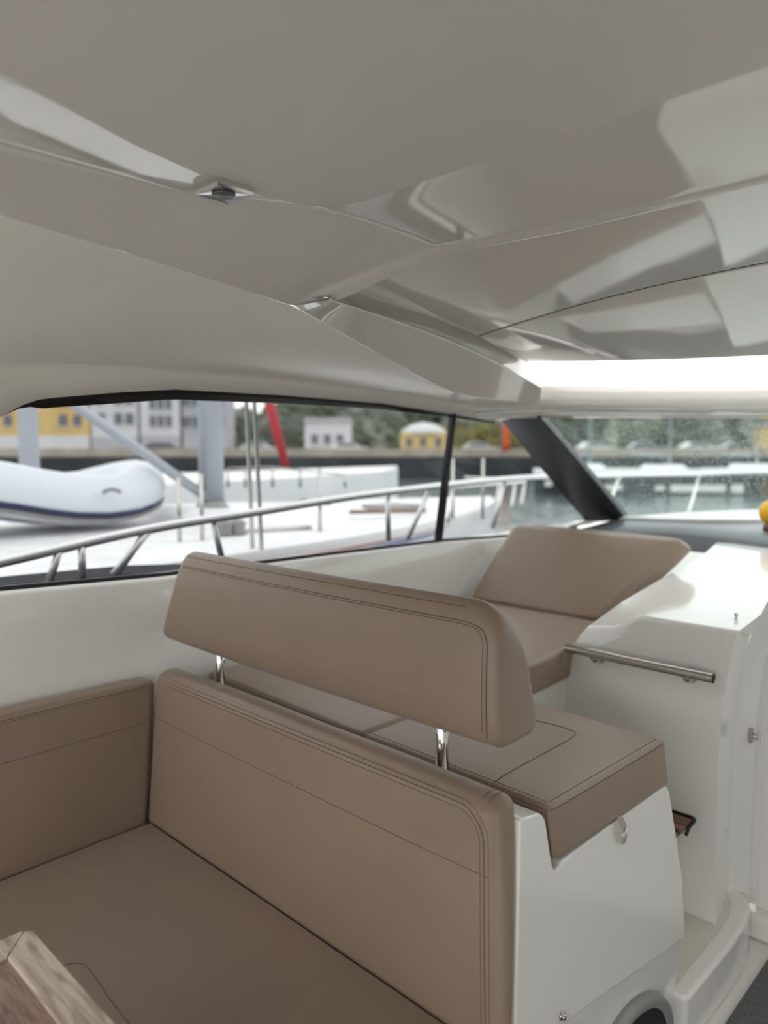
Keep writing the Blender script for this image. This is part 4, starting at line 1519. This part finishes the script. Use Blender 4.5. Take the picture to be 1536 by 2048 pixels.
build('grab_bar', tube([hp1, hp2], 0.018, 8), STEEL, YA)
tr0, tr1 = at(5.7, 700, 1024), at(6.1, 850, 1022)
build('toe_rail', tube([tr0, tr1], 0.016, 8), TEAK, YA)
build('deck_hatch', box(-4.75, -4.35, 4.62, 5.05, 1.03, 1.09), GREYP, YA, smooth=False, bevel=0.02)

# ---- inflatable dinghy lying on the coachroof
DG = thing('inflatable_dinghy', (-5.2, 1.6, 1.0), 'pale grey inflatable dinghy with a navy stripe on the yacht deck', 'dinghy')
DX, DB = -5.28, 0.62


def sheer(y):
    return interp([(-0.2, 1.50), (0.6, 1.46), (1.2, 1.40), (1.5, 1.355), (1.7, 1.32), (1.9, 1.275), (2.1, 1.24), (2.3, 1.225), (2.5, 1.235), (2.65, 1.27), (2.8, 1.315), (3.0, 1.34)], y)


cl = []
for y in [-0.2 + 0.1 * i for i in range(27)]:
    cl.append(Vector((DX + DB * 0.55, y, sheer(y))))
for k in range(1, 12):
    a = math.pi * k / 12
    y = 2.4 + 0.36 * math.sin(a)
    cl.append(Vector((DX + DB * 0.55 * math.cos(a), y, sheer(y) + 0.02 * math.sin(a))))
for y in [2.4 - 0.1 * i for i in range(27)]:
    cl.append(Vector((DX - DB * 0.55, y, sheer(y))))
n = len(cl)
build('tube', tube(cl, [0.172 if 1 < i < n - 2 else 0.07 for i in range(n)], 20), TUBEW, DG)
for off, nm, m_s in ((0.0, 'rubbing_strake', NAVY),):
    pts = []
    for i, p in enumerate(cl):
        t = (cl[min(i + 1, n - 1)] - cl[max(i - 1, 0)]).normalized()
        o_ = Vector((t.y, -t.x, 0)) if t.length else Vector((1, 0, 0))
        pts.append(p + o_ * 0.145 + Vector((0, 0, -0.095)))
    build(nm, tube(pts[2:-2], 0.02, 8), m_s, DG)
    pts2 = [p + Vector((-0.02 if p.x > DX else 0.02, 0, -0.035)) for p in pts]
    build('lower_strake', tube(pts2[2:-2], 0.018, 8), GREYP, DG)
hrow = []
for k in range(9):
    s = -1 + k / 4
    hrow.append([Vector((DX + s * 0.38, y, sheer(y) - 0.13 - 0.075 * (1 - abs(s) ** 1.5) * min(1, (2.75 - y) / 0.8))) for y in [-0.1 + 0.15 * i for i in range(19)]])
build('hull', loft(hrow), TUBEW, DG)
build('floor_board', box(DX - 0.28, DX + 0.28, -0.1, 2.2, 1.16, 1.175), GREYP, DG, smooth=False)
h0 = at(4.9, 205, 985)
build('grab_handle', tube(smooth_path([h0, h0 + Vector((0.03, 0.05, 0.02)), h0 + Vector((0.06, 0.1, 0.0))], 5), 0.014, 8), GREYP, DG)

# ---- further yachts
YB2 = thing('sailing_yacht', (-9.5, 6, -0.9), 'second white yacht behind, with a red furled headsail', 'yacht')
XB = -9.6
e2 = [(-3, -8.3), (1, -8.0), (4, -8.0), (7, -8.4), (9.5, -9.2), (10.3, -9.58)]
hb_ = [[Vector((x, y, 1.12 + 0.01 * y)) for y, x in e2], [Vector((x, y, 0.6)) for y, x in e2], [Vector((max(x - 0.4, XB), y, -0.95)) for y, x in e2]]
bm = loft(hb_)
loft([[Vector((2 * XB - p.x, p.y, p.z)) for p in r] for r in hb_], bm)
build('hull', bm, YWHITE, YB2)
build('deck', loft([[Vector((x, y, 1.12 + 0.01 * y)) for y, x in e2], [Vector((XB, y, 1.2 + 0.01 * y)) for y, x in e2], [Vector((2 * XB - x, y, 1.12 + 0.01 * y)) for y, x in e2]]), YWHITE, YB2)
q0, q1 = at(9.5, 572, 935), at(9.5, 533, 785)
build('furled_headsail', tube([q0, q1, q1 + (q1 - q0) * 5], [0.055, 0.065, 0.03], 10), RED, YB2)
m2 = at(9.0, 58, 905)
build('mast', tube([(m2.x, m2.y, 1.12), (m2.x, m2.y, 12)], 0.115, 14), ALU, YB2)
for px, py in ((455, 938), (490, 938), (545, 936), (600, 940), (690, 950)):
    p = at(9.2, px, py)
    build('stanchion', tube([(p.x, p.y, 1.12), (p.x, p.y, p.z)], 0.018, 6), STEEL, YB2)
build('guard_wire', tube([at(9.2, 455, 937), at(9.2, 545, 935), at(9.2, 690, 950)], 0.012, 6), STEEL, YB2)
cr2 = [[(XB - 1.0, y, 1.15), (XB - 0.85, y, z), (XB + 0.85, y, z), (XB + 1.0, y, 1.15)] for y, z in ((-1, 1.2), (3, 1.26), (6, 1.24), (7, 1.22))]
build('coachroof', loft(cr2), YWHITE, YB2)


def far_yacht(px, d, mast, label, L=4.5, lean=0):
    o = gp(px, d, -0.9)
    K = thing('distant_yacht', o, label, 'yacht', 'distant moored yachts')
    rows = []
    for s in range(9):
        t = -1 + s / 4
        w = 1.3 * (1 - abs(t) ** 2.5) + 0.02
        c = o + RT * (t * L)
        rows.append([c - HF * w + Vector((0, 0, 1.2)), c - HF * w * 0.8 + Vector((0, 0, -0.05)), c + HF * w * 0.8 + Vector((0, 0, -0.05)), c + HF * w + Vector((0, 0, 1.2))])
    build('hull', loft(rows, close=True), YWHITE, K)
    c = o + Vector((0, 0, 1.2))
    build('cabin', hexa([c - RT * 2 - HF * 0.7, c + RT * 1.2 - HF * 0.7, c + RT * 1.2 + HF * 0.7, c - RT * 2 + HF * 0.7] +
                        [p + Vector((0, 0, 0.35)) for p in (c - RT * 1.8 - HF * 0.6, c + RT * 0.8 - HF * 0.6, c + RT * 0.8 + HF * 0.6, c - RT * 1.8 + HF * 0.6)]), YWHITE, K, smooth=False)
    build('mast', tube([c, c + Vector((0, 0, mast))], 0.11, 8), ALU, K)
    build('boom', tube([c + Vector((0, 0, 1.0)), c + Vector((0, 0, 1.1)) - RT * 3], 0.1, 8), ALU, K)


far_yacht(1178, 60, 14, 'distant yacht with its mast rising left of the roof gap')
far_yacht(1338, 56, 14, 'distant yacht with the clearest mast in the roof gap')
far_yacht(1512, 60, 14, 'distant yacht with its mast at the right end of the roof gap')
